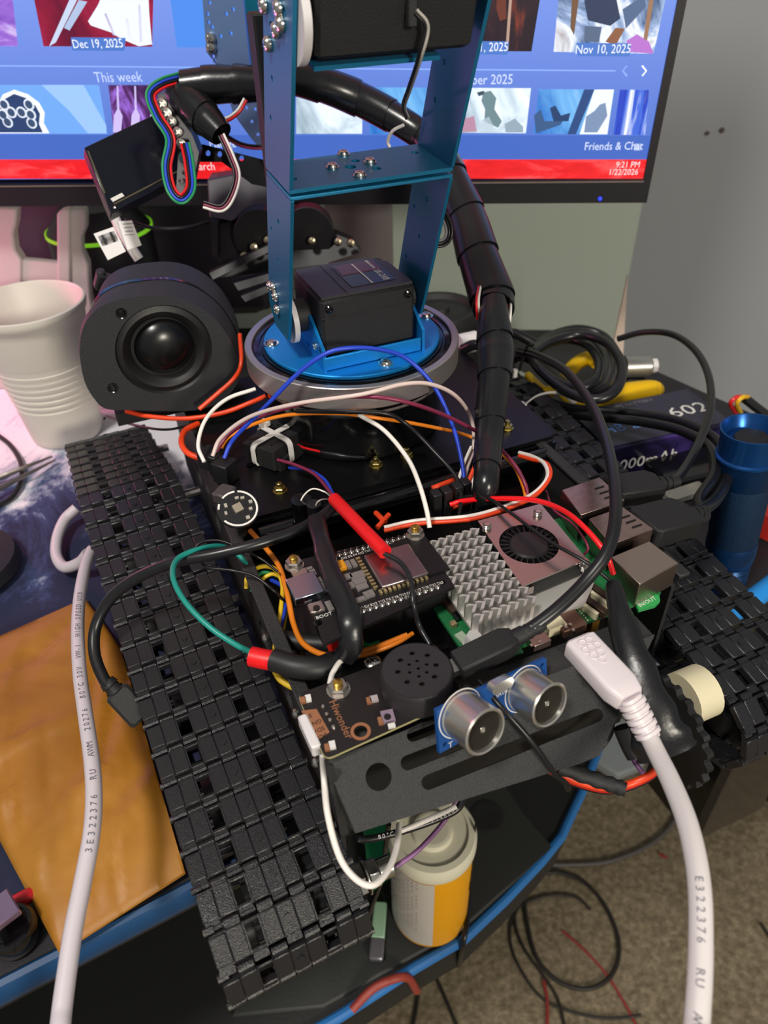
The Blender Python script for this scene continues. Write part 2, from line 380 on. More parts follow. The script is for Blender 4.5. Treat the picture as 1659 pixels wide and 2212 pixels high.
quad('chat_icon', [(1371, 310), (1386, 310), (1384, 325), (1369, 325)], em('dbe6ff'))
def art(name, stops, scale, st=(1, 1, 1), dist=1.5): return ramp_mat(name, stops, scale=scale, detail=6, stretch=st, dist=dist, emit=SE, rough=.4)
A1 = art('lit_maroon_art', [(.35, '5c0a2e'), (.5, '8c1436'), (.7, 'b02850')], 12)
A2 = art('lit_sunset_art', [(.3, '5a2aa0'), (.5, 'a070d8'), (.65, 'f4e8ff')], 10, (1, 1, 5))
A3 = art('lit_night_art', [(.35, '140c1c'), (.55, '2c1a24'), (.68, '8a3a28'), (.8, 'd06030')], 16, (2, 1, .5))
A4 = art('lit_snow_art', [(.36, '35507a'), (.48, '9fb6dc'), (.55, 'f2f6ff'), (.62, 'cfd0d8'), (.72, '8a6450')], 22)
A5 = art('lit_pale_art', [(.34, '90a8b8'), (.5, 'dfeefa'), (.62, 'ffffff')], 14)
A6 = art('lit_blue_art', [(.35, '2a70c8'), (.55, '6fb4ee'), (.75, 'e4f4ff')], 12)
A7 = art('lit_purple_art', [(.36, '1e1038'), (.5, '5a2a6a'), (.62, '9a6ad8'), (.75, 'f0d8ff')], 26, (3, 1, .8))
A8 = art('lit_deep_art', [(.38, 'f4f8ff'), (.48, '4a74e0'), (.6, '1230b8'), (.72, '8a98c8')], 14, (6, 1, .4))
quad('game_tile', [(-160, -60), (20, -60), (38, 100), (-150, 99)], A2)
t2 = quad('game_tile', [(62, -60), (332, -60), (328, 101), (94, 100)], A1)
quad('game_tile', [(360, -60), (520, -60), (520, 103), (382, 102)], em('4f8be8'))
t3 = quad('game_tile', [(960, -60), (1176, -60), (1148, 111), (952, 110)], A3)
t4 = quad('game_tile', [(1212, -60), (1450, -60), (1412, 116), (1196, 112)], A4)
# pale drapery-like shapes, a long barrel and a figure stand in for the artwork
for pts, c in (([(240, -60), (318, -60), (322, 30), (328, 96), (300, 100), (262, 84), (240, 70), (196, 55), (190, 46), (212, 10)], 'eef2ff'),
               ([(176, -60), (196, -60), (120, 92), (106, 100)], 'c8d4ee'), ([(170, 0), (188, 4), (150, 66), (138, 60)], 'aebfe0'),
               ([(270, 40), (276, 40), (286, 86), (278, 84)], 'b0a4c8'), ([(225, 30), (230, 28), (250, 78), (244, 76)], 'b0a4c8'), ([(298, 10), (303, 10), (308, 90), (302, 92)], 'c0b8d8')):
    quad('artwork', pts, em(c), .0010, t2)
for pts, c in (([(1010, -10), (1040, -20), (1052, 12), (1036, 34), (1016, 34)], 'c8a878'), ([(1104, -60), (1110, -60), (1098, 108), (1092, 108)], 'b89888'), ([(1074, -30), (1092, -20), (1094, 40), (1080, 46), (1072, 20)], '6a3428')):
    quad('artwork', pts, em(c), .0010, t3)
for pts, c in (([(1262, 0), (1330, -10), (1340, 40), (1318, 56), (1270, 44)], '2c3a58'), ([(1345, 20), (1392, -10), (1396, 14), (1352, 62)], '53688c'), ([(1264, 56), (1300, 58), (1294, 92), (1262, 88)], '586884'),
               ([(1308, 90), (1330, 60), (1350, 62), (1330, 98)], '8c5c40'), ([(1354, 88), (1376, 74), (1402, 90), (1412, 116), (1352, 112)], 'b874cc'), ([(1236, -10), (1250, 0), (1240, 76), (1232, 60)], '74543c'), ([(1402, 0), (1412, 0), (1398, 88), (1390, 86)], '9c7458')):
    quad('artwork', pts, em(c), .0010, t4)
for (x, y, s, par) in ((211, 95, 'Dec 19, 2025', 0), (1039, 103, 'Nov 11, 2025', 0), (1303, 107, 'Nov 10, 2025', 0)):
    q = quad('date_tag', [(x - 58, y - 14), (x + 60, y - 13), (x + 57, y + 15), (x - 55, y + 14)], em('4c78c8'), .0014)
    stxt(s, x, y, .0070, em('f2f6ff'), q, .0020, .90)
u1 = quad('game_tile', [(-120, 184), (213, 184), (231, 289), (-110, 289)], em('72a8f0'))
quad('artwork', [(90, 184), (180, 184), (228, 270), (230, 288), (190, 288), (150, 240)], em('9cc4fa'), .0009, u1)
# plain cluster of rings standing in for the emblem
quad('artwork', [(-18, 288), (-8, 230), (6, 204), (30, 194), (60, 204), (84, 222), (96, 244), (94, 266), (106, 288)], em('f4f8ff'), .0011, u1)
quad('artwork', [(-10, 286), (-2, 236), (10, 214), (30, 203), (56, 212), (76, 228), (86, 246), (84, 268), (92, 286)], em('28406c'), .0014, u1)
for (x, y) in ((8, 226), (62, 226), (24, 243), (46, 243), (6, 248), (66, 248), (16, 264), (68, 266)):
    k = MB(MON); a, b_2 = PM(x, y); k.lathe([(.0036, 0), (.0036, .0004), (.0026, .0006)], 14, T((a, b_2, -.0006)), cap1=False); obj('artwork', k, em('e4ecfa'), u1)
    k = MB(MON); k.lathe([(.0026, 0), (.0026, .0003)], 12, T((a, b_2, -.0003))); obj('artwork', k, em('3a5070'), u1)
u2 = quad('game_tile', [(234, 184), (420, 184), (420, 290), (246, 290)], A7)
for x in (252, 290, 330, 372):
    quad('artwork', [(x, 186), (x + 3, 186), (x + 5, 236), (x + 12, 250), (x + 9, 286), (x - 8, 286), (x - 6, 250), (x + 1, 236)], em('cdbcf0'), .0011, u2)
quad('game_tile', [(640, 186), (784, 188), (782, 289), (640, 289)], A5)
quad('game_tile', [(800, 189), (960, 190), (950, 290), (798, 290)], A6)
u5 = quad('game_tile', [(982, 190), (1147, 191), (1136, 288), (976, 287)], A5)
for pts, c in (([(1044, 200), (1060, 196), (1072, 212), (1068, 236), (1084, 262), (1076, 276), (1046, 262), (1048, 236), (1040, 218)], '6e8a90'), ([(1030, 200), (1046, 196), (1046, 204), (1034, 208)], '3c5060'),
               ([(978, 262), (996, 240), (1008, 256), (1024, 250), (1030, 284), (978, 286)], 'b88ca4'), ([(1040, 260), (1056, 252), (1066, 270), (1064, 287), (1038, 287)], 'c4d4e0'), ([(1090, 268), (1112, 256), (1130, 274), (1130, 286), (1092, 286)], '94a8b8')):
    quad('artwork', pts, em(c), .0010, u5)
u6 = quad('game_tile', [(1164, 193), (1327, 194), (1312, 291), (1152, 289)], A6)
quad('artwork', [(1284, 194), (1326, 194), (1312, 290), (1252, 290)], em('eef4fc'), .0009, u6)
for pts, c in (([(1262, 194), (1284, 194), (1244, 290), (1226, 290)], '2a4a80'), ([(1188, 234), (1200, 228), (1212, 250), (1232, 244), (1228, 262), (1196, 262)], '23406c'), ([(1154, 250), (1168, 236), (1176, 262), (1216, 262), (1210, 270), (1158, 288)], '3a5a88'), ([(1296, 226), (1308, 222), (1312, 250), (1290, 286), (1262, 286), (1266, 252), (1284, 240)], '7c92b4')):
    quad('artwork', pts, em(c), .0012, u6)
quad('game_tile', [(1340, 194), (1402, 195), (1394, 292), (1325, 291)], A8)
k = MB(MON); x, y = PM(1296, 429); k.sphere((x, y, .0003), .0014, 10); obj('power_light', k, em('2a3cff', 2), mon)
# neck and foot
nk0, nk1 = P(700, 470, .14), P(848, 470, .14); nc = (nk0 + nk1) / 2 + Vc((0, .012, 0))
mb = MB(); mb.box((0, 0, 0), (.058, .018, .19), frame((nc.x, nc.y + .03, .10), mx, z=Zv), ch=.003); obj('neck', mb, mat('neck_grey', '6f6968', .45), mon)
mb = MB(); mb.box((0, 0, .004), (.22, .06, .008), frame((nc.x, nc.y + .045, 0), mx, z=Zv), ch=.003); obj('foot', mb, mat('foot_dark', '302c33', .5), mon)
# ---- things behind, left
CUPX = Vc((-.262, .531, .0015))
cupm = mat('foam_white', 'd2ccc2', .45, var=.03)
mb = MB(); prof_o = [(.0245, 0), (.026, .0015), (.0268, .006), (.0285, .022)]
for i in range(7): z = .030 + i * .0052; r = .0293 + i * .00075; prof_o += [(r, z), (r + .0004, z + .0022), (r - .0005, z + .0040)]
prof_o += [(.0352, .071), (.0372, .092), (.0385, .0985), (.0400, .1000), (.0408, .1035), (.0405, .1060), (.0392, .1065), (.0382, .1050), (.0378, .098), (.0362, .0955), (.0335, .06), (.024, .004)]
mb.lathe([(a * 1.07, b * 1.07) for a, b in prof_o], 56, T(CUPX)); obj('foam_cup', mb, cupm, None, 'empty white foam cup with ribbed lower half, left of the round speaker', 'cup')
# white stand
def YP(px, py, Y): d = ray(px, py); return CAM + d * (Y / d.y)
Yst = .615
stm = mat('stand_white', 'b8aeac', .5)
def stand_prism(pxs, Y0, dep):
    q = [YP(px, py, Y0) for px, py in pxs]; return [[tuple(p) for p in q], [(p.x, p.y + dep, p.z) for p in q]]
st = thing('white_stand', 'white plastic stand with two uprights, lit pink, behind the foam cup', 'stand', (-.3, .63, 0))
mb = MB(); mb.rings(stand_prism([(122, 462), (130, 455), (150, 450), (152, 760), (124, 760)], Yst, .010)); mb.rings(stand_prism([(149, 452), (178, 447), (185, 455), (185, 492), (176, 515), (177, 542), (190, 570), (194, 640), (204, 690), (210, 770), (150, 770)], Yst + .003, .010)); obj('upright', mb, stm, st, bevel=.0015)
mb = MB(); mb.rings(stand_prism([(-30, 452), (10, 449), (36, 450), (34, 482), (28, 505), (32, 540), (46, 562), (46, 760), (-30, 760)], Yst, .012)); obj('upright', mb, stm, st, bevel=.0015)
mb = MB(); mb.rings(stand_prism([(44, 562), (80, 565), (124, 570), (124, 610), (44, 606)], Yst + .002, .008)); obj('crossbar', mb, stm, st)
mb = MB(); a, b_2 = P(-60, 790, 0), P(215, 800, 0); mb.box(((a.x + b_2.x) / 2 - .004, .63, .006), (.135, .045, .012), ch=.003); obj('base', mb, stm, st)
pk = YP(200, 505, .68)
dk = mat('device_black', '0d0a14', .45)
dev = thing('round_device', 'black round device with a bright green ring behind the white stand', 'device', (pk.x, .70, 0))
mb = MB(); mb.lathe([(.040, 0), (.046, .004), (.047, pk.z - .004), (.046, pk.z), (.030, pk.z + .02), (.0, pk.z + .024)], 40, T((pk.x, .70, 0))); obj('body', mb, dk, dev)
mb = MB(); mb.lathe([(.0468, pk.z - .0035), (.0478, pk.z - .003), (.0478, pk.z - .0005), (.0468, pk.z)], 40, T((pk.x, .70, 0)), False, False); obj('green_ring', mb, mat('green_ring', '8be02a', .4, emit=.35, ecol='8be02a'), dev)
g0, g1 = YP(28, 560, .69), YP(560, 455, .69)
mb = MB(); mb.box(((g0.x + g1.x) / 2 - .02, 0.775, .085), (g1.x - g0.x + .03, .045, .17), ch=.012); obj('desk_speaker', mb, mat('case_grey', '3a3440', .6), None, 'dark grey rounded speaker case standing against the back wall', 'speaker')
# ================================================================== tracked robot
TRK = mat('track_rubber', '1e1e21', .27, bump=.4, bscale=2200)
rob = thing('tracked_robot', 'black tracked robot base hanging over the desk edge, circuit boards on top', 'robot', R(0, 0, 0))
LW, PT = .057, .0152
def link_mesh():
    mb = MB(); n = 9; cw = LW / n; D = .0112
    for i in range(n):
        x = -LW / 2 + cw * (i + .5); h = .0034
        if i in (2, 6):      # square hole with rounded rims
            for sy in (-1, 1): mb.box((x, sy * (D / 2 - .0006), 0), (cw * 1.02, .0014, h), ch=.0004)
            for sx in (-1, 1): mb.box((x + sx * cw * .47, 0, 0), (cw * .10, D, h)); 
            continue
        mb.box((x, 0, .0001 * (i % 3)), (cw * .985, D - (.0010 if i in (0, 8) else 0), h + .0004), ch=.00035)
    mb.box((0, -D / 2 + .0004, -.0004), (LW * .98, .0010, .0026)); mb.box((0, D / 2 - .0004, -.0004), (LW * .98, .0010, .0026))
    for i in range(n):
        x = -LW / 2 + cw * (i + .5); sg = 1 if i % 2 else -1; y = (PT / 2 - .0002) * sg
        mb.cyl((x - cw * .45, y, -.0002), (x + cw * .45, y, -.0002), .0015, n=8)
        mb.box((x, (D / 2 + .0008) * sg, -.0002), (cw * .82, .0030, .0026))
    for s_ in (-1, 1): mb.cyl((s_ * (LW / 2 - .003), PT / 2, 0), (s_ * (LW / 2 + .0008), PT / 2, 0), .0014, n=8)
    mb.lathe([(.0014, .0018), (.0014, .0026), (.0006, .0026)], 8)
    mb.box((0, 0, -.0042), (.006, .004, .005), ch=.0008)
    return mesh('track_link', mb, TRK)
LINK = link_mesh()
def loop_path():
    """closed side profile (v, z), walked from the apex to the front, under and back"""
    raw = [(.030, .0695), (-.06, .0625), (-.14, .0545), (-.208, .0485)]
    for k in range(1, 9): a = math.radians(90 + 180 * k / 9); raw.append((-.213 + .0240 * math.cos(a) * 1.0, .0270 + .0215 * math.sin(a)))
    raw += [(-.205, .0064), (-.10, .0060), (0, .0060), (.10, .0060), (.138, .0064)]
    for k in range(1, 7): a = math.radians(-90 + 180 * k / 7); raw.append((.140 + .018 * math.cos(a), .0245 + .0175 * math.sin(a)))
    raw += [(.142, .0425), (.09, .0540), (.045, .0665)]
    return raw
def resample(raw, n):
    pts = [Vc((a, b)) for a, b in raw] + [Vc(raw[0])]; L = [0]
    for i in range(1, len(pts)): L.append(L[-1] + (pts[i] - pts[i - 1]).length)
    out = []; tot = L[-1]; n = n or int(round(tot / PT)); k = 0
    for i in range(n):
        d = tot * i / n
        while L[k + 1] < d: k += 1
        f = (d - L[k]) / (L[k + 1] - L[k]); out.append((pts[k].lerp(pts[k + 1], f), (pts[k + 1] - pts[k]).normalized()))
    return out
PATH = resample(loop_path(), None)
def track(u_at, yaw, lab):
    t = props(bpy.data.objects.new('track', None), lab); COL.objects.link(t); t.parent = rob; t.empty_display_size = .01
    base = R(u_at, 0, 0); t.location = base - wpos(rob)
    F_ = ROB @ T((u_at, 0, 0)) @ RotZ(yaw)
    n = len(PATH); ps = [p for p, _ in PATH]
    for i in range(n):
        p = ps[i]; q = ps[(i + 1) % n]; o_ = ps[i - 1]; t2 = (q - o_).normalized(); c = p
        yv = Vc((0, -t2.x, -t2.y)); Ml = frame((0, c.x, c.y), Vc((1, 0, 0)), y=yv)   # y axis points back along the walk
        inst(LINK, t, F_ @ Ml)
    return t, F_
tl, FL = track(-.1325, 3.2, 'left rubber track')
tr, FR = track(.1205, 0, 'right rubber track')
WH = mat('wheel_black', '141416', .5, bump=.2, bscale=1500); CREAM = mat('hub_cream', 'd9cfae', .5)
def sprocket(F_, v, z, r, us, nm='drive_wheel', hub=True, teeth=0):
    for k, (ua, ub) in enumerate(us):
        mb = MB(F_)
        if teeth:
            pl = []
            for i in range(teeth * 4):
                rr = r if i % 4 in (1, 2) else r * .90; a = 2 * math.pi * i / (teeth * 4); pl.append((rr * math.cos(a), rr * math.sin(a)))
            mb.prism(pl, 0, ub - ua, frame((ua, v, z), (0, 1, 0), z=(1, 0, 0)))
        else: mb.lathe([(r, 0), (r, (ub - ua) * .9), (r * .93, ub - ua), (r * .5, (ub - ua) * .8), (r * .2, (ub - ua) * .8)], 28, frame((ua, v, z), (0, 1, 0), z=(1, 0, 0)))
        obj(nm, mb, WH, rob)
for F_, sg in ((FL, -1), (FR, 1)):
    ins = -sg
    sprocket(F_, -.213, .0235, .0205, [(-.012, -.007), (.012, .017)], teeth=20)
    mb = MB(F_); mb.cyl((-.022, -.213, .0235), (.022, -.213, .0235), .008, n=16); obj('wheel_hub', mb, WH, rob)
    for vv, rr in ((.140, .0165), (-.15, .011), (-.09, .011), (-.03, .011), (.03, .011), (.085, .011)):
        sprocket(F_, vv, .0235 if vv == .14 else .0145, rr, [(-.014, -.006), (.006, .014)], nm='road_wheel')
    sprocket(F_, .030, .0555, .0105, [(-.014, -.006), (.006, .014)], nm='return_wheel')
    mb = MB(F_)
    for vv, zz in ((.140, .0235), (-.15, .0145), (-.09, .0145), (-.03, .0145), (.03, .0145), (.085, .0145), (.03, .0555)):
        pass
    for vv, zz in ((.140, .0235), (-.15, .0145), (-.03, .0145), (.03, .0555)):
        mb = MB(F_); a, b_2 = sorted((0, ins * .040)); mb.cyl((a - .014, vv, zz), (b_2, vv, zz), .003, n=10); obj('axle', mb, STEEL, rob)
# right front: cream hub between two discs reaching inward
mb = MB(ROB); mb.cyl((.0765, -.209, .045), (.0895, -.209, .045), .0125, n=26); obj('cream_hub', mb, CREAM, rob, 'cream plastic hub drum')
mb = MB(ROB); pl = []
for i in range(88):
    rr = .0285 if i % 4 in (1, 2) else .0262; a = 2 * math.pi * i / 88; pl.append((rr * math.cos(a), rr * math.sin(a)))
mb.prism(pl, 0, .0035, frame((.066, -.212, .032), (0, 1, 0), z=(1, 0, 0))); mb.lathe([(.020, .0035), (.019, .006), (.008, .006)], 24, frame((.066, -.212, .032), (0, 1, 0), z=(1, 0, 0)))
obj('drive_wheel', mb, WH, rob)
# left front axle with nuts on its inner side
a_ = 0
for k, (du, rr, ln, n_) in enumerate(((0, .0085, .004, 24), (.0045, .0068, .0045, 6), (.0095, .0075, .001, 20), (.011, .0062, .004, 6), (.0155, .0045, .006, 16))):
    mb = MB(ROB); mb.lathe([(rr, 0), (rr, ln)], n_, frame((-.0955 + du, -.2165, .0265), (0, 1, 0), z=(1, 0, 0))); obj(('washer', 'axle_nut', 'washer', 'axle_nut', 'axle')[k], mb, NICK, rob, bevel=.0003)
# ---- chassis
def side(u, s_):
    mb = MB(ROB)
    f_ = -.205 if s_ > 0 else -.178
    pl = [(f_, .030), (.13, .012), (.13, .06), (.075, .098), (-.07, .098), (f_ + .015, .092), (f_, .086)]
    mb.plate(pl, [circ(v, .055, .008) for v in (-.14, -.10, .0, .05)], 0, .002, frame((u, 0, 0), (0, 1, 0), z=(1, 0, 0)))
    obj('side_plate', mb, PCOAT, rob)
side(-.091, 1); side(.0855, -1)
mb = MB(ROB); mb.box((-.003, -.028, .030), (.176, .316, .002)); obj('floor_pan', mb, PCOAT, rob)
# front plate sloping down and forward, with a round hole and long slots
FN = (V * -.643 + Zv * .766); FO = R(0, -.206, .0985); FM_ = frame(FO, U, z=FN)
def FP(px, py): h = FM_.inverted() @ hit(px, py, FO, FN); return (h.x, h.y)
out = [(-.0935, 0), FP(768, 1800), FP(1000, 1728), FP(1252, 1650), FP(1296, 1632), (.050, 0)]
hl = [circ(*FP(818, 1678), .0048, 24)]
for p, q, rr in (((892, 1588), (1010, 1543), .0024), ((880, 1648), (1010, 1597), .0026), ((925, 1690), (1290, 1545), .0026)):
    hl.append(slot(*FP(*p), *FP(*q), rr))
mb = MB(FM_); mb.plate(out, hl, -.0014, 0); obj('front_plate', mb, PCOAT, rob, 'black sloping front plate with a round hole and long slots', bevel=.0004)
y0_ = FP(768, 1800)[1]
mb = MB(FM_); mb.plate([(-.0935, 0), (out[1][0], y0_), (out[1][0], y0_ + .0004), (-.0925, .0)], [], -.012, -.0012); obj('corner_flange', mb, PCOAT, rob)
mb = MB(ROB); mb.box((-.018, -.199, .056), (.140, .0016, .052)); obj('dark_backing', mb, mat('backing_black', '060606', .7), rob)  # added black sheet, stands in for shade behind the hole and slots
q_ = [PV(x, y, -.212) for x, y in ((706, 1652), (722, 1656), (754, 1800), (738, 1812))]
mb = MB(); mb.rings([[tuple(p) for p in q_], [tuple(p + V * .0015) for p in q_]]); obj('side_flange', mb, PCOAT, rob)
# front deck strip behind the plate top and side rails
mb = MB(ROB); mb.plate([(-.0925, -.206), (.050, -.206), (.050, -.194), (-.0925, -.194)], [], .0955, .0975); obj('front_deck', mb, PCOAT, rob)
for u0 in (-.0945, .0835):
    mb = MB(ROB); mb.box((u0 + .003, -.120, .0965), (.0060, .125, .0022), ch=.0005); obj('top_rail', mb, PCOAT, rob)
# rear glossy deck
hl = [circ(-.07, -.02, .002), circ(.07, -.02, .002), circ(-.04, .05, .003)]
mb = MB(ROB); mb.plate(rrect(-.089, -.064, .098, .080, .006), hl, .0975, .1000); obj('rear_deck', mb, mat('deck_black', '0a0a0c', .34, spec=.35), rob, 'glossy black rear deck')
mb = MB(ROB); mb.box((.004, -.0655, .085), (.182, .002, .024)); obj('deck_skirt', mb, BLKG, rob)
mb = MB(ROB); mb.cyl((-.080, -.071, .094), (.085, -.071, .094), .0042, n=16); obj('cross_rod', mb, BLKG, rob)
for (x, y) in ((605, 1060), (812, 1005), (878, 985), (1095, 925)):
    p = P(x, y, .1); mb = MB(); nut_mb(mb, p); mb.lathe([(.0016, 0), (.0016, .0048), (.0010, .0052)], 10, T(p)); obj('standoff_nut', mb, mat('brass_nut', 'c8b878', .25, 1), rob)
for u0, v0 in ((-.0915, -.12), (-.0915, -.165), (-.0915, -.19)):
    mb = MB(ROB); mb.sphere((u0 - .0018, v0, .075), .0022, 10); obj('side_screw', mb, NICK, rob)
mb = MB(); screw_mb(mb, P(805, 1432, .0975), Zv, .0034, .0016); obj('deck_screw', mb, NICK, rob)
# inner tray things under the boards: motors
for s_ in (-1, 1):
    mb = MB(ROB); mb.cyl((s_ * .03 - .028, -.195 + .02, .048), (s_ * .03 + .028, -.175, .048), .0125, n=24); obj('gear_motor', mb, BLKG, rob)
# ================================================================== robotic arm
arm = thing('robotic_arm', 'blue metal robotic arm rising from a round steel turntable on the robot', 'robotic arm', R(0, .006, .1))
TC = R(.002, .006, 0)
STB = mat('ring_steel', 'b8b2b0', .36, .8, bump=.1, bscale=500)
mb = MB(); mb.lathe([(.0500, .101), (.0505, .128), (.0520, .1285), (.0545, .1345), (.0545, .136)], 64, T(TC), False, False); mb.lathe([(.030, .1005), (.030, .136)], 40, T(TC)); obj('lower_bearing', mb, BLKG, arm)
mb = MB(); mb.lathe([(.0440, .1305), (.0530, .1305), (.0538, .1315), (.0538, .1374), (.044, .1374)], 64, T(TC), False, False); obj('bearing_collar', mb, STB, arm)
mb = MB(); mb.lathe([(.0550, .1375), (.0588, .1375), (.0592, .1380), (.0592, .1496), (.0587, .1500), (.0556, .1500), (.0552, .1496), (.0552, .1375)], 96, T(TC), False, False); obj('outer_ring', mb, STB, arm, 'brushed steel outer ring', ang=20)
mb = MB(); mb.lathe([(.0545, .1370), (.0545, .1482), (.0515, .1486), (.0512, .1478), (.0505, .1478), (.0502, .1488), (.040, .1488), (.04, .137)], 80, T(TC), False, False); obj('inner_ring', mb, BLKG, arm)
mb = MB(); mb.lathe([(.0, .1490), (.0482, .1490), (.0485, .1494), (.0485, .1506), (.0480, .1510), (0, .1510)], 80, T(TC), False, False); obj('blue_disc', mb, BLUEB, arm, 'bright blue turntable disc')
for (x, y) in ((586, 743), (833, 785), (920, 683)):
    mb = MB(); screw_mb(mb, P(x, y, .151), Zv, .0031, .0022); mb.lathe([(.0042, 0), (.0042, .0005)], 18, T(P(x, y, .151))); obj('screw', mb, NICK, arm)
for (x, y) in ((808, 766), (857, 756)):
    mb = MB(); mb.lathe([(.0021, 0), (.0021, .0004)], 16, T(P(x, y, .151))); obj('disc_hole', mb, mat('hole_dark', '06121e', .6), arm)
# servo bracket on the disc (U shape) and servo
mb = MB(ROB)
mb.box((.001, -.0018, .1519), (.0535, .053, .0016)); mb.box((.001, -.0285, .1550), (.0535, .0016, .0070))
mb.box((.001, .0245, .1550), (.0535, .0016, .0070))
obj('servo_bracket', mb, BLUEB, arm, bevel=.0004)
for uu in (-.0265, .0285):
    mb = MB(ROB); mb.plate([(-.029, .151), (.025, .151), (.025, .168), (.004, .1755), (-.012, .1735), (-.029, .1625)], [circ(-.018, .1605, .0018), circ(.012, .165, .0018), circ(-.005, .156, .0012)], 0, .0015, frame((uu, 0, 0), (0, 1, 0), z=(1, 0, 0))); obj('bracket_cheek', mb, BLUEB, arm)
    mb = MB(); screw_mb(mb, ROB @ Vc((uu + (-.0001 if uu < 0 else .0016), -.018, .1605)), U * (-1 if uu < 0 else 1), .0022, .0012); obj('screw', mb, NICK, arm)
SV = mat('servo_grey', '2e2c30', .5, bump=.3, bscale=2000)
def servo(F_, w=.0505, d=.043, h=.030, par=None):
    """box body with a bevelled lid and four corner screws; local x lateral, y back, z up"""
    mb = MB(F_); mb.box((0, 0, h * .5), (w, d, h), ch=.0016); mb.box((0, 0, h * .70), (w * 1.008, d * 1.008, .0006)); obj('servo_body', mb, BLKM, par)
    mb = MB(F_); mb.prism([(-w / 2 + .001, -d / 2 + .001), (w / 2 - .001, -d / 2 + .001), (w / 2 - .001, d / 2 - .012), (w / 2 - .010, d / 2 - .001), (-w / 2 + .001, d / 2 - .001)], h, h + .0012); mb.box((-w / 2 + .015, 0, h + .0012), (.0006, d - .002, .0006)); obj('servo_lid', mb, SV, par)
    for sx in (-1, 1):
        mb = MB(F_); mb.lathe([(.0021, 0), (.0021, .002), (.0012, .0024), (.0008, .0018)], 12, frame((sx * (w / 2 - .004), -d / 2 + .0006, h * .86), (1, 0, 0), z=(0, -1, 0))); obj('servo_screw', mb, BLKG, par)
SF = ROB @ T((.0008, -.003, .1565))
servo(SF, .0505, .044, .0300, arm)
mb = MB(SF); mb.lathe([(.0024, 0), (.0024, .002), (.001, .0022)], 12, frame((-.0252, -.0215, .005), (0, 0, 1), z=(-1, 0, 0))); obj('servo_screw', mb, BLKG, arm)
mb = MB(SF); mb.cyl((-.0365, -.001, .0145), (-.0338, -.001, .0145), .0118, n=30); obj('servo_horn', mb, WHT, arm, 'white servo horn')
mb = MB(SF); mb.cyl((-.0338, .002, .0145), (-.025, .002, .0145), .0085, n=24); obj('servo_boss', mb, BLKM, arm)
mb = MB(SF); mb.cyl((.025, .002, .0145), (.033, .002, .0145), .009, n=26); obj('servo_boss', mb, BLKM, arm)
lb = MB(SF); lb.plate(rrect(-.006, -.015, .018, .016, .001), [], .0312, .0315); o = obj('sticker', lb, mat('sticker_dark', '1c1a22', .3), arm)
lb = MB(SF); lb.box((.006, .0075, .0316), (.022, .013, .0002)); obj('red_band', lb, mat('sticker_red', '5c1520', .35), o)
lb = MB(SF); lb.box((.0050, -.0005, .0317), (.0008, .028, .0002)); obj('white_line', lb, PRINT, o)
lb = MB(SF); lb.text('LDX-218', .0052, frame((.0135, -.004, .0316), (0, -1, 0), z=(0, 0, 1))); obj('printed_text', lb, PRINT, o)
lb = MB(SF); lb.text('HIWONDER', .0022, frame((.0135, .009, .0318), (0, -1, 0), z=(0, 0, 1))); obj('printed_text', lb, PRINT, o)
# arm plates.  front/back edges measured in (v, z)
def cheek(nm, u, quad_, th, holes=(), mt=BLUE, lab=None, rnd=None):
    mb = MB(ROB); mb.plate(quad_, holes, 0, th, frame((u, 0, 0), (0, 1, 0), z=(1, 0, 0))); return obj(nm, mb, mt, arm, lab, bevel=.0003)
UL, UR_ = -.0395, .0345
lowq = [(-.0180, .1745), (-.0130, .1640), (.0080, .1640), (.0160, .1745), (-.0085, .2425), (-.0430, .2395)]
lh = [circ(-.012, .205, .0011, 10), circ(-.020, .225, .0014, 10), circ(.004, .190, .0011, 10), circ(-.006, .2180, .0011, 10)]
cheek('lower_cheek', UL, lowq, .0016, lh, lab='left side plate of the lower bracket'); cheek('lower_cheek', UR_, lowq, .0016, lh, lab='right side plate of the lower bracket')
mb = MB(ROB); mb.add([(UL, -.0430, .2395), (UR_ + .0016, -.0430, .2395), (UR_ + .0016, -.0085, .2425), (UL, -.0085, .2425), (UL, -.0430, .2411), (UR_ + .0016, -.0430, .2411), (UR_ + .0016, -.0085, .2441), (UL, -.0085, .2441)], [(0, 1, 2, 3), (4, 5, 6, 7), (0, 1, 5, 4), (1, 2, 6, 5), (2, 3, 7, 6), (3, 0, 4, 7)])
obj('lower_bridge', mb, BLUE, arm, bevel=.0004)
def tq(v): return .2415 + (v + .0430) / .0345 * .0030
Mb = frame((0, -.0430, .2432), (1, 0, 0), z=Vc((0, -.086, 1)))
outl = [(UL, 0), (UR_ + .0016, 0), (UR_ + .0016, .0346), (UL, .0346)]
hl = [circ(-.034, .012, .0018, 12), circ(.0285, .024, .0018, 12), circ(-.006, .017, .0026, 14), circ(-.001, .0235, .002, 12), circ(.004, .011, .002, 12), circ(-.012, .0225, .002, 12)]
mb = MB(ROB); mb.plate(outl, hl, -.0008, .0008, Mb); obj('upper_bridge', mb, BLUE, arm, 'blue cross plate with four screws', bevel=.0003)
for (x, y) in ((742, 338), (718, 366), (799, 355), (777, 384)):
    p = hit(x, y, ROB @ (Mb @ Vc((0, .017, 0))), (ROB.to_3x3() @ Mb.to_3x3()) @ Vc((0, 0, 1))); nn = (ROB.to_3x3() @ Mb.to_3x3()) @ Vc((0, 0, 1))
    mb = MB(); screw_mb(mb, p + nn * .0008, nn, .0025, .0020); mb.lathe([(.0030, 0), (.0030, .0005)], 16, frame(p + nn * .0008, nn.orthogonal(), z=nn)); obj('screw', mb, NICK, arm)
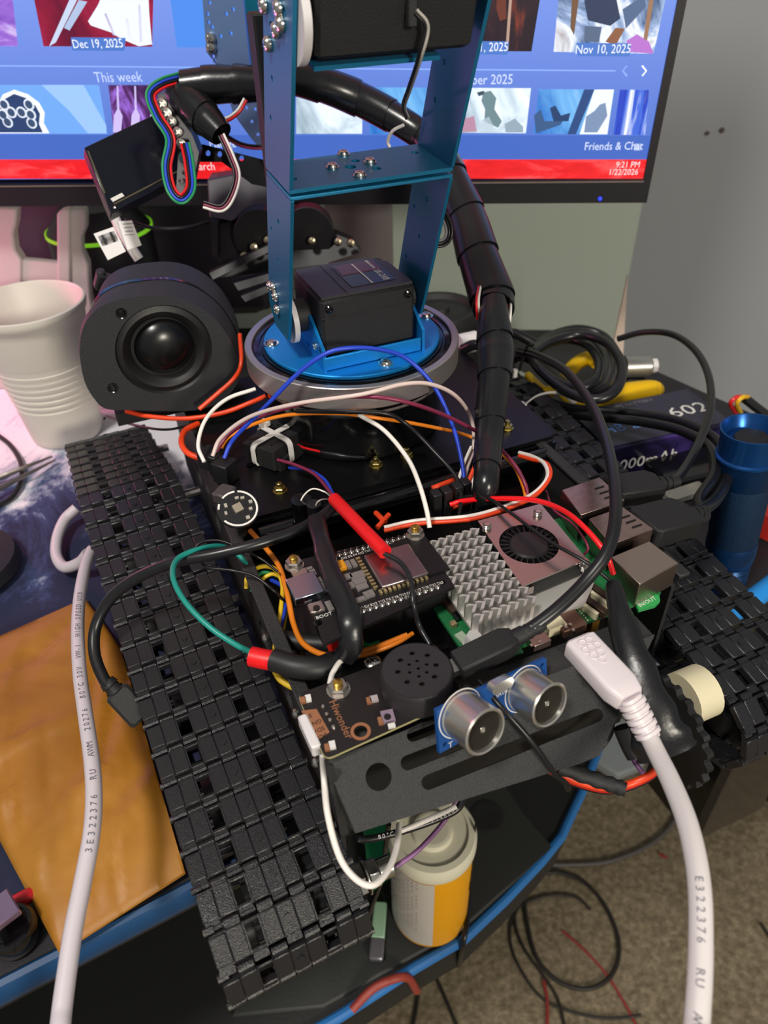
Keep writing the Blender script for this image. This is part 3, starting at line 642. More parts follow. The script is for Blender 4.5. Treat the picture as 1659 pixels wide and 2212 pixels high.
upq = [(-.0430, .2440), (-.0085, .2470), (-.0315, .3050), (-.0400, .3260), (-.0560, .3330), (-.0720, .3260), (-.0700, .3120)]
uh = [circ(-.040, .300, .0022, 12)] + [circ(-.050 + .0085 * math.cos(a), .3085 + .0085 * math.sin(a), .0012, 8) for a in (0.3, 1.9, 3.4, 4.9)] + [circ(-.026, .268, .0012, 8), circ(-.034, .283, .0012, 8)]
cheek('upper_cheek', UL, upq, .0016, uh, lab='left side plate of the upper bracket'); cheek('upper_cheek', UR_ + .0005, upq, .0016, uh, lab='right side plate of the upper bracket')
# screws on the outer left faces
for (x, y) in ((592, 620), (597, 640), (601, 668), (586, 617)):
    p = PU(x, y, UL - .0002); mb = MB(); screw_mb(mb, p, -U, .0026, .0022); obj('screw', mb, NICK, arm)
for (x, y) in ((605, 18), (600, 65), (583, 95), (610, 52), (573, 12)):
    p = PU(x, y, UL - .0002); mb = MB(); screw_mb(mb, p, -U, .0028, .0024); obj('screw', mb, NICK, arm)
mb = MB(); p = PU(628, 40, UL + .002); mb.cyl(p, p + U * .003, .0145, n=34); obj('servo_horn', mb, WHT, arm, 'white servo horn')
# upper servo between the cheeks
UF = ROB @ T((-.001, -.046, .2965)) @ RotX(14)
servo(UF, .062, .042, .050, arm)
mb = MB(UF); mb.box((-.006, -.004, -.003), (.050, .030, .0016)); obj('servo_mount', mb, BLUE, arm)
mb = MB(); p = PU(640, 50, UL + .005); mb.cyl(p, p + U * .006, .0105, n=26); obj('servo_boss', mb, BLKM, arm)
# perforated bracket behind, left
def PDm(px, py, dep): return CAM + ray(px, py) * (dep / FPX)
po = PDm(500, 120, .445); pnn = (U * -1 + V * -1.15).normalized(); PMt = frame(po, Zv.cross(pnn), z=pnn)
def pf(px, py): h = PMt.inverted() @ hit(px, py, po, pnn); return (h.x, h.y)
out = [pf(*p) for p in ((436, -40), (522, -40), (541, 146), (574, 176), (576, 335), (545, 300), (505, 245), (478, 150), (447, 112))]
hl = [circ(*pf(x, y), .0012, 8) for x, y in ((454, 6), (452, 48), (460, 58), (478, 78), (500, 72), (462, 122), (465, 132), (450, 30), (490, 30), (505, 20), (540, 215), (552, 235), (545, 262), (563, 258), (533, 232), (558, 290))]
mb = MB(PMt); mb.plate(out, hl, -.0008, .0008); obj('perforated_plate', mb, mat('plate_pale_blue', '7c9cd0', .4, .55), arm, 'perforated pale blue side plate behind the arm', bevel=.0003)
to = PDm(548, 60, .448); tn_ = (U * .5 + V * -1).normalized(); TMt = frame(to, Zv.cross(tn_), z=tn_)
def tf(px, py): h = TMt.inverted() @ hit(px, py, to, tn_); return (h.x, h.y)
mb = MB(TMt); mb.plate([tf(*p) for p in ((523, -40), (592, -40), (584, 150), (542, 146))], [], -.0008, .0008); obj('back_bracket', mb, mat('teal_anodised', '1590a0', .4, .55), arm, 'turquoise bracket face')
for (x, y) in ((458, 82), (459, 102)): mb = MB(); screw_mb(mb, hit(x, y, po, pnn) + pnn * .0008, pnn, .0036, .0028); obj('screw', mb, NICK, arm)
# dark upright behind the arm seen through the frame
mb = MB(ROB); mb.box((-.024, .030, .262), (.010, .012, .075), ch=.001); obj('rear_strut', mb, BLKM, arm)
# ================================================================== circuit boards
def L2(px, py, z): p = ROB.inverted() @ P(px, py, z); return (p.x, p.y)
def ctr(c): return ROB @ Vc(c)
PCBK = mat('circuit_board_black', '131114', .35, bump=.15, bscale=3000)
PCBG = mat('circuit_board_green', '1f6b3e', .4, var=.35, vscale=900)
PCBB = mat('circuit_board_blue', '14498c', .35)
TIN = mat('tin_shield', 'c6bcb8', .26, 1, bump=.1, bscale=700); ALU = mat('heatsink_aluminium', 'cfccc8', .42, .6)
CREAMP = mat('connector_cream', 'd8cfae', .5); BRN = mat('connector_brown', '3a2a20', .4); COPPER = mat('copper_pad', 'b07858', .4, .5)
HOLE = mat('dark_hole', '050506', .7)
def bx(nm, par, px, py, z, dx, dy, dz, mt, rot=0, lab=None, ch=0, bevel=0):
    a, b = L2(px, py, z); mb = MB(ROB @ T((a, b, z)) @ RotZ(rot)); mb.box((0, 0, dz / 2), (dx, dy, dz), ch=ch); return obj(nm, mb, mt, par, lab, bevel=bevel)
ZP = .100
pi = thing('single_board_computer', 'green single-board computer under a silver finned cooler with a round fan', 'circuit board', ctr((.02, -.16, ZP)))
mb = MB(ROB); mb.plate(rrect(-.0265, -.190, .0680, -.1275, .004), [circ(-.0225, -.186, .0016), circ(.064, -.186, .0016)], ZP - .0016, ZP); obj('board', mb, PCBG, pi)
for u0, v0 in ((-.0225, -.1315), (.035, -.1315), (-.0225, -.186), (.035, -.186)):
    mb = MB(ROB); mb.cyl((u0, v0, .0312), (u0, v0, ZP - .0017), .003, n=6); obj('standoff', mb, BRASS, pi)
# cooler base plate, fins, fan
hs = props(bpy.data.objects.new('cooler', None), 'silver aluminium cooler with wavy fins'); COL.objects.link(hs); hs.parent = pi; hs.location = ctr((0, -.16, ZP)) - wpos(pi)
mb = MB(ROB); mb.plate([(-.0195, -.1300), (.0405, -.1300), (.0405, -.1760), (.030, -.1845), (-.0150, -.1850), (-.0240, -.1905), (-.0285, -.1860), (-.0200, -.1780)], [circ(-.0245, -.1868, .0015)], .1035, .1050)
obj('base_plate', mb, ALU, hs)
for i in range(7):
    x0 = -.0182 + i * .0040; pl = []; pr_ = []
    n = 18
    for k in range(n + 1):
        y = -.1830 + .0530 * k / n; x = x0 + (.0013 if k % 2 else -.0013)
        pl.append((x - .00075, y)); pr_.append((x + .00075, y))
    mb = MB(ROB)
    for k in range(n):
        sk = .0007 if k % 2 == 0 else .0; top = .1148 - (.0004 if k % 2 else 0)
        q = [pl[k], pr_[k], pr_[k + 1], pl[k + 1]]
        if k % 2: q = [(q[0][0], q[0][1]), (q[1][0], q[1][1]), (q[2][0], q[2][1] - .0012), (q[3][0], q[3][1] - .0012)]
        mb.prism(q, .1048, top)
    obj('fin', mb, ALU, hs)
for (px, py) in ((1024, 1372),):
    a = P(px, py, .111); mb = MB(); mb.lathe([(.0036, -.006), (.0036, -.001), (.0030, 0)], 6, T(a)); mb.lathe([(.0026, -.011), (.0042, -.010), (.0042, -.006)], 18, T(a)); obj('push_pin', mb, mat('nylon_clear', 'd6d4d2', .3, trans=.25), hs, 'clear nylon push pin')
for (px, py) in ((1052, 1138), (1162, 1110), (1262, 1215)):
    mb = MB(); a = P(px, py, .1155); mb.cyl(a - Zv * .004, a + Zv * .0018, .0016, .0013, n=8)
    for k in range(4): mb.lathe([(.0017, 0), (.0021, .0003), (.0017, .0006)], 10, T(a + Zv * (-.002 + k * .001)), False, False)
    obj('spring_screw', mb, NICK, hs)
fcx, fcy = L2(1143, 1172, .1155); 
c4 = [L2(1032, 1125, .115), L2(1168, 1088, .115), L2(1268, 1208, .115), L2(1128, 1266, .115)]
mb = MB(ROB); mb.plate(c4, [circ(fcx, fcy, .0130, 36)], .1142, .1150); obj('fan_cover', mb, TIN, hs, 'polished metal fan cover')
mb = MB(ROB); mb.rings([[(a, b, .1050) for a, b in c4], [(a, b, .1140) for a, b in c4]]) if 0 else None
cc = [(c4[0][0] + .0006, c4[0][1] - .0006), (c4[1][0] - .0006, c4[1][1] - .0006), (c4[2][0] - .0006, c4[2][1] + .0006), (c4[3][0] + .0006, c4[3][1] + .0006)]
mb.plate(cc, [circ(fcx, fcy, .0134, 36)], .1062, .1141); obj('fan_housing', mb, BLKM, hs)
mb = MB(ROB @ T((fcx, fcy, 0))); mb.lathe([(.0088, .107), (.0088, .1140), (.0080, .1149), (.0, .1152)], 32, None, True, False)
for k in range(26):
    mb.box((.0107, 0, .1115), (.0038, .0006, .005), RotZ(k * 360 / 26) @ RotX(28) if 0 else RotZ(k * 360 / 26))
obj('fan_rotor', mb, mat('fan_black', '1d1b1d', .35), hs)
mb = MB(ROB); a, b = c4[3]; mb.box((a + .004, b + .0004, .1105), (.004, .0008, .004)); obj('clip', mb, TIN, hs)
# ports
def port(px4, ztop, h, mt, nm, lab=None):
    q = [L2(x, y, ztop) for x, y in px4]; mb = MB(ROB)
    mb.rings([[(a, b, ztop - h) for a, b in q], [(a, b, ztop) for a, b in q]]); o = obj(nm, mb, mt, pi, lab, bevel=.0004); return o, q
USBM = mat('port_tin', 'b49c96', .30, 1, var=.25, vscale=300)
for q4, nm in (([(1213, 1058), (1295, 1030), (1350, 1080), (1255, 1112)], 'usb_port'), ([(1272, 1120), (1345, 1094), (1412, 1142), (1320, 1176)], 'usb_port'), ([(1320, 1203), (1403, 1168), (1466, 1216), (1382, 1262)], 'network_port')):
    z = .1160 if nm == 'usb_port' else .1135
    o, q = port(q4, z, z - ZP, USBM if nm == 'usb_port' else mat('port_plain', 'b7a79c', .3, 1), nm)
    if nm == 'usb_port':
        for k in range(3):
            f = .35 + .2 * k; a = Vc(q[1]).lerp(Vc(q[2]), f); b_ = Vc(q[0]).lerp(Vc(q[3]), f); c = a.lerp(b_, .22)
            mb = MB(ROB @ T((c.x, c.y, z)) @ RotZ(0)); mb.box((0, 0, .0002), (.005, .0006, .0005)); obj('spring_tab', mb, BLKG, o)
        f0 = Vc(q[1]); f1 = Vc(q[2]); c = (f0 + f1) / 2; d = (f1 - f0)
        mb = MB(ROB @ T((c.x + .0004, c.y, z - .004)) @ RotZ(math.degrees(math.atan2(d.y, d.x)))); mb.box((0, 0, 0), (d.length * .86, .0012, .0045)); mb.box((0, 0, -.0075), (d.length * .86, .0012, .0045)); obj('socket', mb, HOLE, o)
        s0 = Vc(q[0]); s1 = Vc(q[3]); c = (s0 + s1) / 2
        mb = MB(ROB); mb.box((q[3][0] + .006, q[3][1] - .0002, z - .008), (.012, .0006, .012)); obj('side_shade', mb, mat('port_side_shade', '2a2422', .4, .8), o)  # thin dark sheet paints shade onto the tin port's side
# front-edge sockets and connectors on the green board
for (px, py, dx, dy, dz, mt, nm, rz) in ((1195, 1360, .0085, .006, .0045, CREAMP, 'white_socket', 0), (1160, 1388, .0080, .0075, .0035, USBM, 'video_socket', 0), (1228, 1354, .0110, .0090, .0040, mat('usb_socket', '7a5c50', .4, .7), 'power_socket', 0), (1105, 1406, .0075, .0060, .0010, PCBG, 'pad', 0),
                               (1268, 1306, .0030, .0195, .0036, BRN, 'ribbon_socket', 14), (1296, 1290, .0030, .0195, .0036, BRN, 'ribbon_socket', 14), (1251, 1312, .0016, .0190, .0040, CREAMP, 'ribbon_latch', 14), (1283, 1297, .0016, .0190, .0040, CREAMP, 'ribbon_latch', 14),
                               (967, 1310, .0035, .012, .0030, BRN, 'ribbon_socket', 8), (972, 1302, .0014, .012, .0034, CREAMP, 'ribbon_latch', 8), (990, 1335, .004, .004, .002, BLKG, 'chip', 0), (979, 1352, .0025, .0025, .0022, mat('cap', 'c9b089', .3, .7), 'capacitor', 0),
                               (1004, 1385, .004, .009, .0012, mat('chips_pale', '9fae98', .4), 'component', 10), (1180, 1290, .006, .006, .0012, BLKG, 'chip', 0), (1190, 1240, .004, .004, .0012, BLKG, 'chip', 0)):
    bx(nm, pi, px, py, ZP, dx, dy, dz, mt, rz, bevel=.0002)
for (px, py) in ((1148, 1395), (1166, 1388), (1222, 1355), (1232, 1350), (1238, 1362)): bx('pin', pi, px, py, ZP + .0045, .0012, .0012, .0006, NICK)
for k in range(14): bx('pin', pi, 1212 + k * 4.4, 1276 + k * 5.0, ZP, .0006, .0006, .0006, CREAMP)
mb = MB(ROB); mb.box((.052, -.1895 + .0060, ZP + .0004), (.004, .004, .0006)); obj('component', mb, CREAMP, pi)
# green tongue past the network port
tq = [L2(x, y, ZP) for x, y in ((1370, 1298), (1412, 1281), (1424, 1287), (1426, 1298), (1416, 1308), (1380, 1318))]
mb = MB(ROB); mb.rings([[(a, b, ZP - .0014) for a, b in tq], [(a, b, ZP + .0001) for a, b in tq]]); obj('board_corner', mb, mat('board_bright_green', '2f9a50', .4), pi)
mb = MB(); mb.text('IN/OUT', .0028, frame(P(1398, 1300, ZP + .0002), U * .9 + V * .1, z=Zv)); obj('printed_text', mb, PRINT, pi)
a, b = L2(1170, 1310, .1052); mb = MB(ROB @ T((a - .004, b + .006, .1051)))   # berry outline etched on the plate
for k, (x, y, r) in enumerate(((-.0012, .0009, .0009), (.0, .0013, .0009), (.0012, .0009, .0009), (-.0008, -.0002, .0009), (.0008, -.0002, .0009), (0, -.0014, .0009))):
    mb.lathe([(r, 0), (r, .0001), (r * .72, .0001), (r * .72, 0)], 12, T((x, y, 0)), False, False)
obj('emblem', mb, mat('etched', 'd8d6d0', .6), hs)
# ---- microcontroller board
ZE = .1160
es = thing('microcontroller_board', 'black microcontroller board with silver radio module and rows of soldered pins', 'circuit board', ctr((-.045, -.13, ZE)))
E4 = [L2(636, 1212, ZE), L2(698, 1392, ZE), L2(982, 1266, ZE), L2(905, 1148, ZE)]
mb = MB(ROB); mb.plate(E4, [circ(*L2(687, 1345, ZE), .0018), circ(*L2(955, 1258, ZE), .0015)], ZE - .0016, ZE); obj('board', mb, PCBK, es)
mb = MB(ROB); q = [Vc(p) for p in (L2(706, 1396, ZE - .0016), L2(982, 1273, ZE - .0016))]; mb.box(((q[0].x + q[1].x) / 2, (q[0].y + q[1].y) / 2 + .0030, ZE - .0008), ((q[1] - q[0]).length * .0 + .001, .001, .0008)) ; obj('edge_mark', mb, CREAMP, es)
for k in range(2):
    mb = MB(ROB); mb.box((-.045, -.1250 - k * .0300, .0950), (.050, .0026, .0380)); obj('header_socket', mb, BLKM, es)
mb = MB(ROB); mb.plate([(-.080, -.108), (-.080, -.160), (-.020, -.160), (-.020, -.108)], [], .074, .0756); obj('carrier_board', mb, PCBK, es)
for k in range(4):
    u0, v0 = ((-.076, -.112), (-.076, -.156), (-.024, -.156), (-.024, -.112))[k]
    mb = MB(ROB); mb.cyl((u0, v0, .0312), (u0, v0, .0739), .0025, n=6); obj('standoff', mb, BRASS, es)
CAN = [L2(x, y, ZE + .0032) for x, y in ((785, 1199), (825, 1268), (926, 1237), (882, 1173))]
big = [L2(x, y, ZE + .001) for x, y in ((773, 1200), (818, 1277), (972, 1228), (912, 1150))]
mb = MB(ROB); mb.rings([[(a, b, ZE) for a, b in big], [(a, b, ZE + .0010) for a, b in big]]); obj('radio_module', mb, mat('module_black', '0e0d0f', .4), es)
mb = MB(ROB); mb.rings([[(a, b, ZE + .0010) for a, b in CAN], [(a, b, ZE + .0032) for a, b in CAN]]); obj('metal_shield', mb, mat('shield_tin', 'b8aaac', .27, 1, var=.15, vscale=200), es, 'shiny metal shield of the radio module', bevel=.0005)
pin = MB(); pin.lathe([(.0013, 0), (.0011, .0006), (.0004, .0012), (.0003, .0022)], 8); PIN = mesh('pin', pin, NICK)
for k in range(13):
    f = k / 12
    for (x0, y0, x1, y1) in ((785, 1320, 945, 1269), (720, 1203, 874, 1162)):
        a, b = L2(x0 + (x1 - x0) * f, y0 + (y1 - y0) * f, ZE); inst(PIN, es, ROB @ T((a, b, ZE)))
for k in range(11):
    a, b = L2(822 + 98 * k / 10, 1278 - 32 * k / 10, ZE + .001); mb = MB(ROB); mb.box((a, b, ZE + .0006), (.0012, .0022, .0012)); obj('gold_pad', mb, mat('gold_pad', 'c9b98a', .3, .8), es)
for k in range(10):
    a, b = L2(773 + 38 * k / 9, 1206 + 62 * k / 9, ZE + .001); mb = MB(ROB); mb.box((a, b, ZE + .0006), (.0020, .0011, .0012)); obj('gold_pad', mb, MATS['gold_pad'], es)
bx('usb_socket', es, 660, 1278, ZE, .0125, .0130, .0040, mat('socket_tin', 'a8b0c0', .18, 1), 0, 'shiny micro socket', bevel=.0004)
bx('button', es, 684, 1318, ZE, .0060, .0050, .0022, TIN, bevel=.0003)
a, b = L2(684, 1316, ZE + .002); mb = MB(ROB @ T((a, b, ZE + .0022))); mb.lathe([(.0014, 0), (.0014, .0008)], 14); obj('button_cap', mb, BLKG, es)
bx('button', es, 648, 1243, ZE, .0065, .0040, .0020, TIN, bevel=.0003)
bx('tantalum_capacitor', es, 736, 1226, ZE, .0040, .0052, .0020, mat('tantalum', 'd08a1c', .4), bevel=.0002)
for (px, py, dx, dy) in ((752, 1222, .002, .0045), (764, 1219, .002, .0045), (745, 1250, .006, .003), (772, 1245, .0060, .0036), (776, 1258, .0055, .0035), (782, 1270, .005, .003), (792, 1288, .0022, .0036), (802, 1284, .0022, .0036), (775, 1298, .006, .0020),
                         (676, 1240, .0024, .0045), (697, 1272, .0024, .0055), (712, 1312, .0024, .0055), (668, 1232, .003, .002), (660, 1248, .003, .003), (690, 1256, .002, .003), (665, 1300, .003, .0015), (722, 1240, .002, .003), (760, 1266, .002, .003), (757, 1286, .002, .002)):
    bx('component', es, px, py, ZE, dx, dy, .0011, mat('component_tin', '9a9694', .35, .6))
for (s_, px, py, ln) in (('D2 D4 RX2 TX2 D5 D18 D19 D21 RX0 TX0 D22 D23', 868, 1286, .00205), ('D15 D2 D4 RX2 TX2 D5 D18 D19 D21', 796, 1190, .0019)):
    mb = MB(); mb.text(s_, ln, frame(P(px, py, ZE + .0003), P(945, 1262, ZE) - P(785, 1313, ZE), z=Zv), sx=.80); obj('printed_text', mb, PRINT, es)
mb = MB(); mb.text('BOOT', .0024, frame(P(700, 1330, ZE + .0003), P(945, 1262, ZE) - P(785, 1313, ZE), z=Zv)); obj('printed_text', mb, PRINT, es)
for (px, py) in ((636, 1222), (897, 1156)):
    mb = MB(); a = P(px, py, ZE + .001); nut_mb(mb, a, .0036, .0034); obj('nut', mb, mat('nut_bright', 'c9c2bc', .28, 1), es); mb = MB(); mb.lathe([(.0018, .002), (.0018, .005), (.0012, .0054)], 12, T(a)); obj('bolt_tip', mb, BRASS, es)
# ---- sound board with round speaker
ZS = .1030
sb = thing('sound_board', 'small black circuit board with copper marks and a round black speaker can', 'circuit board', P(830, 1510, ZS - .004))
S4 = [Vc(L2(x, y, ZS)) for x, y in ((643, 1500), (703, 1640), (1004, 1504), (938, 1388))]
def rpoly(q, r=.003, n=4):
    o = []
    for i in range(4):
        p = q[i]; a = (q[i - 1] - p).normalized(); b = (q[(i + 1) % 4] - p).normalized(); s0 = p + a * r; s1 = p + b * r
        for k in range(n + 1): t = k / n; o.append(tuple(s0 * (1 - t) ** 2 + p * 2 * t * (1 - t) + s1 * t * t))
    return o
hp = L2(779, 1580, ZS)
mb = MB(ROB); mb.plate(rpoly(S4), [circ(*hp, .0024, 18)], ZS - .0016, ZS); obj('board', mb, mat('board_brown_black', '1a1416', .4, bump=.1, bscale=2500), sb)
inn = [p + (sum(S4, Vc((0, 0))) / 4 - p).normalized() * -.0002 for p in S4]
mb = MB(ROB); mb.plate(rpoly(inn), [rpoly(S4)], ZS - .0012, ZS - .0003); obj('board_edge', mb, mat('edge_cream', 'b0a878', .5), sb, 'pale board edge')
mb = MB(ROB @ T((hp[0], hp[1], ZS))); mb.lathe([(.0037, 0), (.0037, .0002), (.0025, .0002), (.0025, 0)], 22, None, False, False); obj('copper_ring', mb, COPPER, sb)
xs = (S4[2] - S4[1]).normalized(); XS = ROB.to_3x3() @ Vc((xs.x, xs.y, 0)); YS = Zv.cross(XS)
q = [L2(x, y, ZS) for x, y in ((651, 1536), (684, 1532), (712, 1582), (684, 1600))]
mb = MB(ROB); mb.rings([[(a, b, ZS) for a, b in q], [(a, b, ZS + .0002) for a, b in q]]); cp = obj('copper_label', mb, COPPER, sb)
for s_, px, py in (('5V', 666, 1547), ('GND', 679, 1562), ('SDA', 688, 1577), ('SCL', 695, 1591)):
    mb = MB(); mb.text(s_, .0025, frame(P(px, py, ZS + .0003), -XS, z=Zv)); obj('printed_text', mb, mat('print_dark', '2a1c18', .5), cp)
mb = MB(); mb.text('Hiwonder', .0044, frame(P(736, 1553, ZS + .0001), -YS * -1 if 0 else -(P(703, 1640, ZS) - P(643, 1500, ZS)).normalized() * -1, z=Zv)); obj('printed_text', mb, COPPER, sb)
for (px, py, dx, dy, mt) in ((666, 1511, .0022, .0028, PRINT), (655, 1515, .0022, .0026, COPPER), (808, 1512, .0030, .0026, mat('led_tin', 'c9bcc0', .3, .4)), (797, 1516, .0018, .0026, COPPER), (718, 1612, .0022, .0030, PRINT), (707, 1617, .0018, .0026, COPPER), (838, 1550, .0046, .0050, mat('module_lilac', '9c889c', .35, .3)), (822, 1560, .0018, .0030, COPPER), (846, 1570, .0026, .0016, PRINT)):
    bx('component', sb, px, py, ZS, dx, dy, .0012, mt, -10)
a, b = L2(837, 1549, ZS + .0012); mb = MB(ROB @ T((a, b, ZS + .0012))); mb.lathe([(.0013, 0), (.0013, .0004)], 12); obj('sensor_eye', mb, HOLE, sb)
for k, (px, py) in enumerate(((698, 1527), (706, 1543), (713, 1556), (720, 1571))):
    mb = MB(); mb.sphere(P(px, py, ZS + .0004), .0009, 8); obj('solder_point', mb, NICK, sb)
mb = MB(); a = P(731, 1490, ZS); nut_mb(mb, a, .0040, .0030); obj('nut', mb, MATS['nut_bright'], sb); mb = MB(); mb.lathe([(.0019, .002), (.0019, .0046), (.0012, .0050)], 12, T(a)); obj('bolt_tip', mb, BRASS, sb)
mb = MB(); mb.cyl(P(731, 1490, ZS) - Zv * .005, P(731, 1490, ZS) - Zv * .0018, .002, n=6); obj('standoff', mb, BRASS, sb)
sp = ctr((*L2(900, 1447, .1135), ZS))
mb = MB(); HP = [(830, 193), (908, 203), (953, 253), (945, 313), (880, 350), (805, 340), (757, 288), (770, 228)]; HI = [(815, 250), (855, 232), (905, 250), (905, 290), (865, 310), (818, 290), (862, 270)]
Ms = frame(sp, XS, z=Zv)
def l3(x, y): p = Ms.inverted() @ P(540 + x / 2.37, 1330 + y / 2.37, .1135); return (p.x, p.y)
holes = [circ(*l3(*h), .00105, 12) for h in HP] + [circ(*l3(*h), .0007, 10) for h in HI]
mb = MB(Ms); mb.plate(circ(0, 0, .0129, 56), holes, .0098, .0106); mb.lathe([(.0138, 0), (.0138, .0092), (.0130, .0106)], 56, None, True, False); mb.lathe([(.0130, .0106), (.0128, .0106)], 56, None, False, False)
obj('speaker_can', mb, mat('can_black', '262326', .5, bump=.2, bscale=2500), sb, 'round black speaker can with small holes', ang=40)
mb = MB(Ms); mb.lathe([(.0120, .0085), (0, .0085)], 30, None, False, False); obj('can_inside', mb, HOLE, sb)
w0, w1 = P(656, 1552, ZS - .002), P(688, 1622, ZS - .002)
mb = MB(); mb.box((0, 0, 0), ((w1 - w0).length, .0035, .0060), frame((w0 + w1) / 2 - U * .0005, w1 - w0, z=Zv), ch=.0006); obj('wire_socket', mb, WHT, sb, 'white wire socket on the board edge')
# ---- ultrasonic sensor
SN = (U * .2225 + V * -.937 + Zv * .27).normalized(); SO_ = R(-.022, -.2130, .094)
def PS(px, py): return hit(px, py, SO_, SN)
q0, q1, q2, q3 = PS(950, 1628), PS(1184, 1502), PS(1180, 1422), PS(943, 1535)
so = thing('ultrasonic_sensor', 'blue ultrasonic distance sensor with two silver barrels on the front plate', 'sensor', (q0 + q1) / 2)
SX = (q1 - q0).normalized(); SY = SN.cross(SX); SM = frame((q0 + q1 + q2 + q3) / 4, SX, z=SN)
def sl(p): k = SM.inverted() @ p; return (k.x, k.y)
pl = [sl(q) for q in (q0, q1, q2, q3)]
mb = MB(SM); mb.plate(pl, [circ(pl[0][0] + .0025, pl[0][1] + .0028, .0009), circ(pl[2][0] - .0022, pl[2][1] - .0022, .0009)], -.0016, 0); obj('board', mb, PCBB, so)
mesh_m = mat('mesh_dark', '0c0c0c', .5); BAR = mat('barrel_tin', 'd6d3cc', .26, .9)
for (px, py) in ((1045, 1578), (1184, 1521)):
    c = hit(px, py, SM @ Vc((0, 0, .0125)), SN); k = SM.inverted() @ c; Mb_ = SM @ T((k.x, k.y, 0)) @ Mx.Scale(1.07, 4)
    mb = MB(Mb_); mb.lathe([(.0082, 0), (.0082, .0118), (.0084, .0125), (.0079, .0129), (.0073, .0127), (.0071, .0118), (.0071, .0040)], 44, None, False, False); o = obj('barrel', mb, BAR, so)
    mb = MB(Mb_); mb.lathe([(.0092, 0), (.0092, .0002), (.0088, .0002), (.0088, 0)], 40, None, False, False); obj('printed_ring', mb, PRINT, so)
    mb = MB(Mb_); mb.lathe([(.0072, .0111), (0, .0111)], 30, None, False, False); obj('barrel_inside', mb, HOLE, o)
    mb = MB(Mb_)
    for i in range(-11, 12):
        y = i * .00062; hw = math.sqrt(max(0, .0071 ** 2 - y * y))
        mb.box((0, y, .0113), (hw * 2, .00022, .0002)); mb.box((y, 0, .0113), (.00018, hw * 2, .0002))
    props(obj('mesh_screen', mb, mat('mesh_wire', '454139', .4, .5), o), kind='stuff')
    mb = MB(Mb_); mb.lathe([(.0012, .0112), (.0005, .0116), (0, .0116)], 20, None, False, False); obj('cone', mb, BAR, o)
kx, ky = sl(PS(1074, 1474)); mb = MB(SM @ T((kx, ky, 0))); mb.plate(rrect(-.0052, -.0022, .0052, .0022, .0021, 6), [], 0, .0032); obj('crystal', mb, BAR, so, bevel=.0004)
kx, ky = sl(PS(1083, 1497)); mb = MB(SM @ T((kx, ky, .0001))); mb.text('SR04', .0030); obj('printed_text', mb, PRINT, so)
kx, ky = sl(PS(973, 1609)); mb = MB(SM @ T((kx, ky, .0001))); mb.text('T', .0034); obj('printed_text', mb, PRINT, so)
# ---- round microphone board
mc = P(514, 1098, .1165); mn_ = (Zv * 1.0 + (CAM - mc).normalized() * 1.1).normalized(); MM = frame(mc, U, z=mn_)
mi = thing('microphone_board', 'round black circuit board with a broken white ring, on the rear deck', 'circuit board', mc - Zv * .010)
mb = MB(MM); mb.lathe([(.0098, -.0016), (.0098, 0)], 44); obj('board', mb, PCBK, mi)
for a0, a1 in ((-150, 75), (84, 128), (150, 168)):
    pts = []; n = 24; ii = [(.0093 * math.cos(math.radians(a0 + (a1 - a0) * k / n)), .0093 * math.sin(math.radians(a0 + (a1 - a0) * k / n))) for k in range(n + 1)]; jj = [(a * .90, b * .90) for a, b in reversed(ii)]
    mb = MB(MM); mb.plate(ii + jj, [], 0, .0002); obj('white_ring', mb, PRINT, mi)
mb = MB(MM @ RotZ(12)); mb.box((0, 0, .0006), (.0042, .0042, .0012)); obj('microphone_chip', mb, mat('chip_tan', 'a89c8c', .35, .5), mi)
for (x, y, a, b) in ((.0035, .0045, .0018, .0012), (.0010, .0052, .0018, .0012), (-.0050, .0028, .0014, .0020), (-.0060, -.0010, .0012, .0016), (.0055, -.0020, .0016, .0014), (.0030, -.0060, .0018, .0016), (.0065, .0015, .0016, .0016)):
    mb = MB(MM); mb.box((x, y, .0004), (a, b, .0008)); obj('component', mb, mat('component_pale', 'b9b2a6', .35, .4), mi)
mb = MB(); mb.cyl(mc - Zv * .0158, mc - mn_ * .0017, .0022, n=10); obj('stem', mb, BLKM, mi)
# ---- connector block with cable ties
bc = P(598, 958, .1075); bxd = (P(660, 945, .107) - P(580, 1012, .107)).normalized()
Mk = frame(bc, bxd, z=Zv)
jb = thing('connector_block', 'black plug block strapped with two white cable ties on the rear deck', 'connector', bc - Zv * .0073)
mb = MB(Mk); mb.plate(rrect(-.0150, -.0095, .0150, .0110, .0008), [circ(-.009 + .006 * i, y, .0009, 8) for i in range(4) for y in (-.004, .005)], -.006, .0055); obj('block', mb, BLKM, jb, bevel=.0004)
mb = MB(Mk); mb.box((0, -.0105, -.004), (.026, .003, .006)); obj('block_foot', mb, BLKM, jb)
ZT = mat('cable_tie_white', 'd8d5d2', .35)
def ring_tie(M_, hx, hz, wd, th=.0008):
    pts = rrect(-hx, -hz, hx, hz, min(hx, hz) * .5, 5); pts.append(pts[0]); mb = MB(M_)
    out = [(x * (1 + th / hx), y * (1 + th / hz)) for x, y in pts]
    mb.rings([[(a, b, -wd / 2), (a, b, wd / 2), (c, d, wd / 2), (c, d, -wd / 2)] for (a, b), (c, d) in zip(pts, out)], False, False, None, True); return mb
t1 = thing('cable_tie', 'white cable tie with square head on top of the plug block', 'cable tie', bc - Zv * .006, 'cable ties')
o = obj('band', ring_tie(Mk @ T((-.001, 0, 0)) @ RotZ(78) @ RotX(90), .0122, .0068, .0030), ZT, t1)
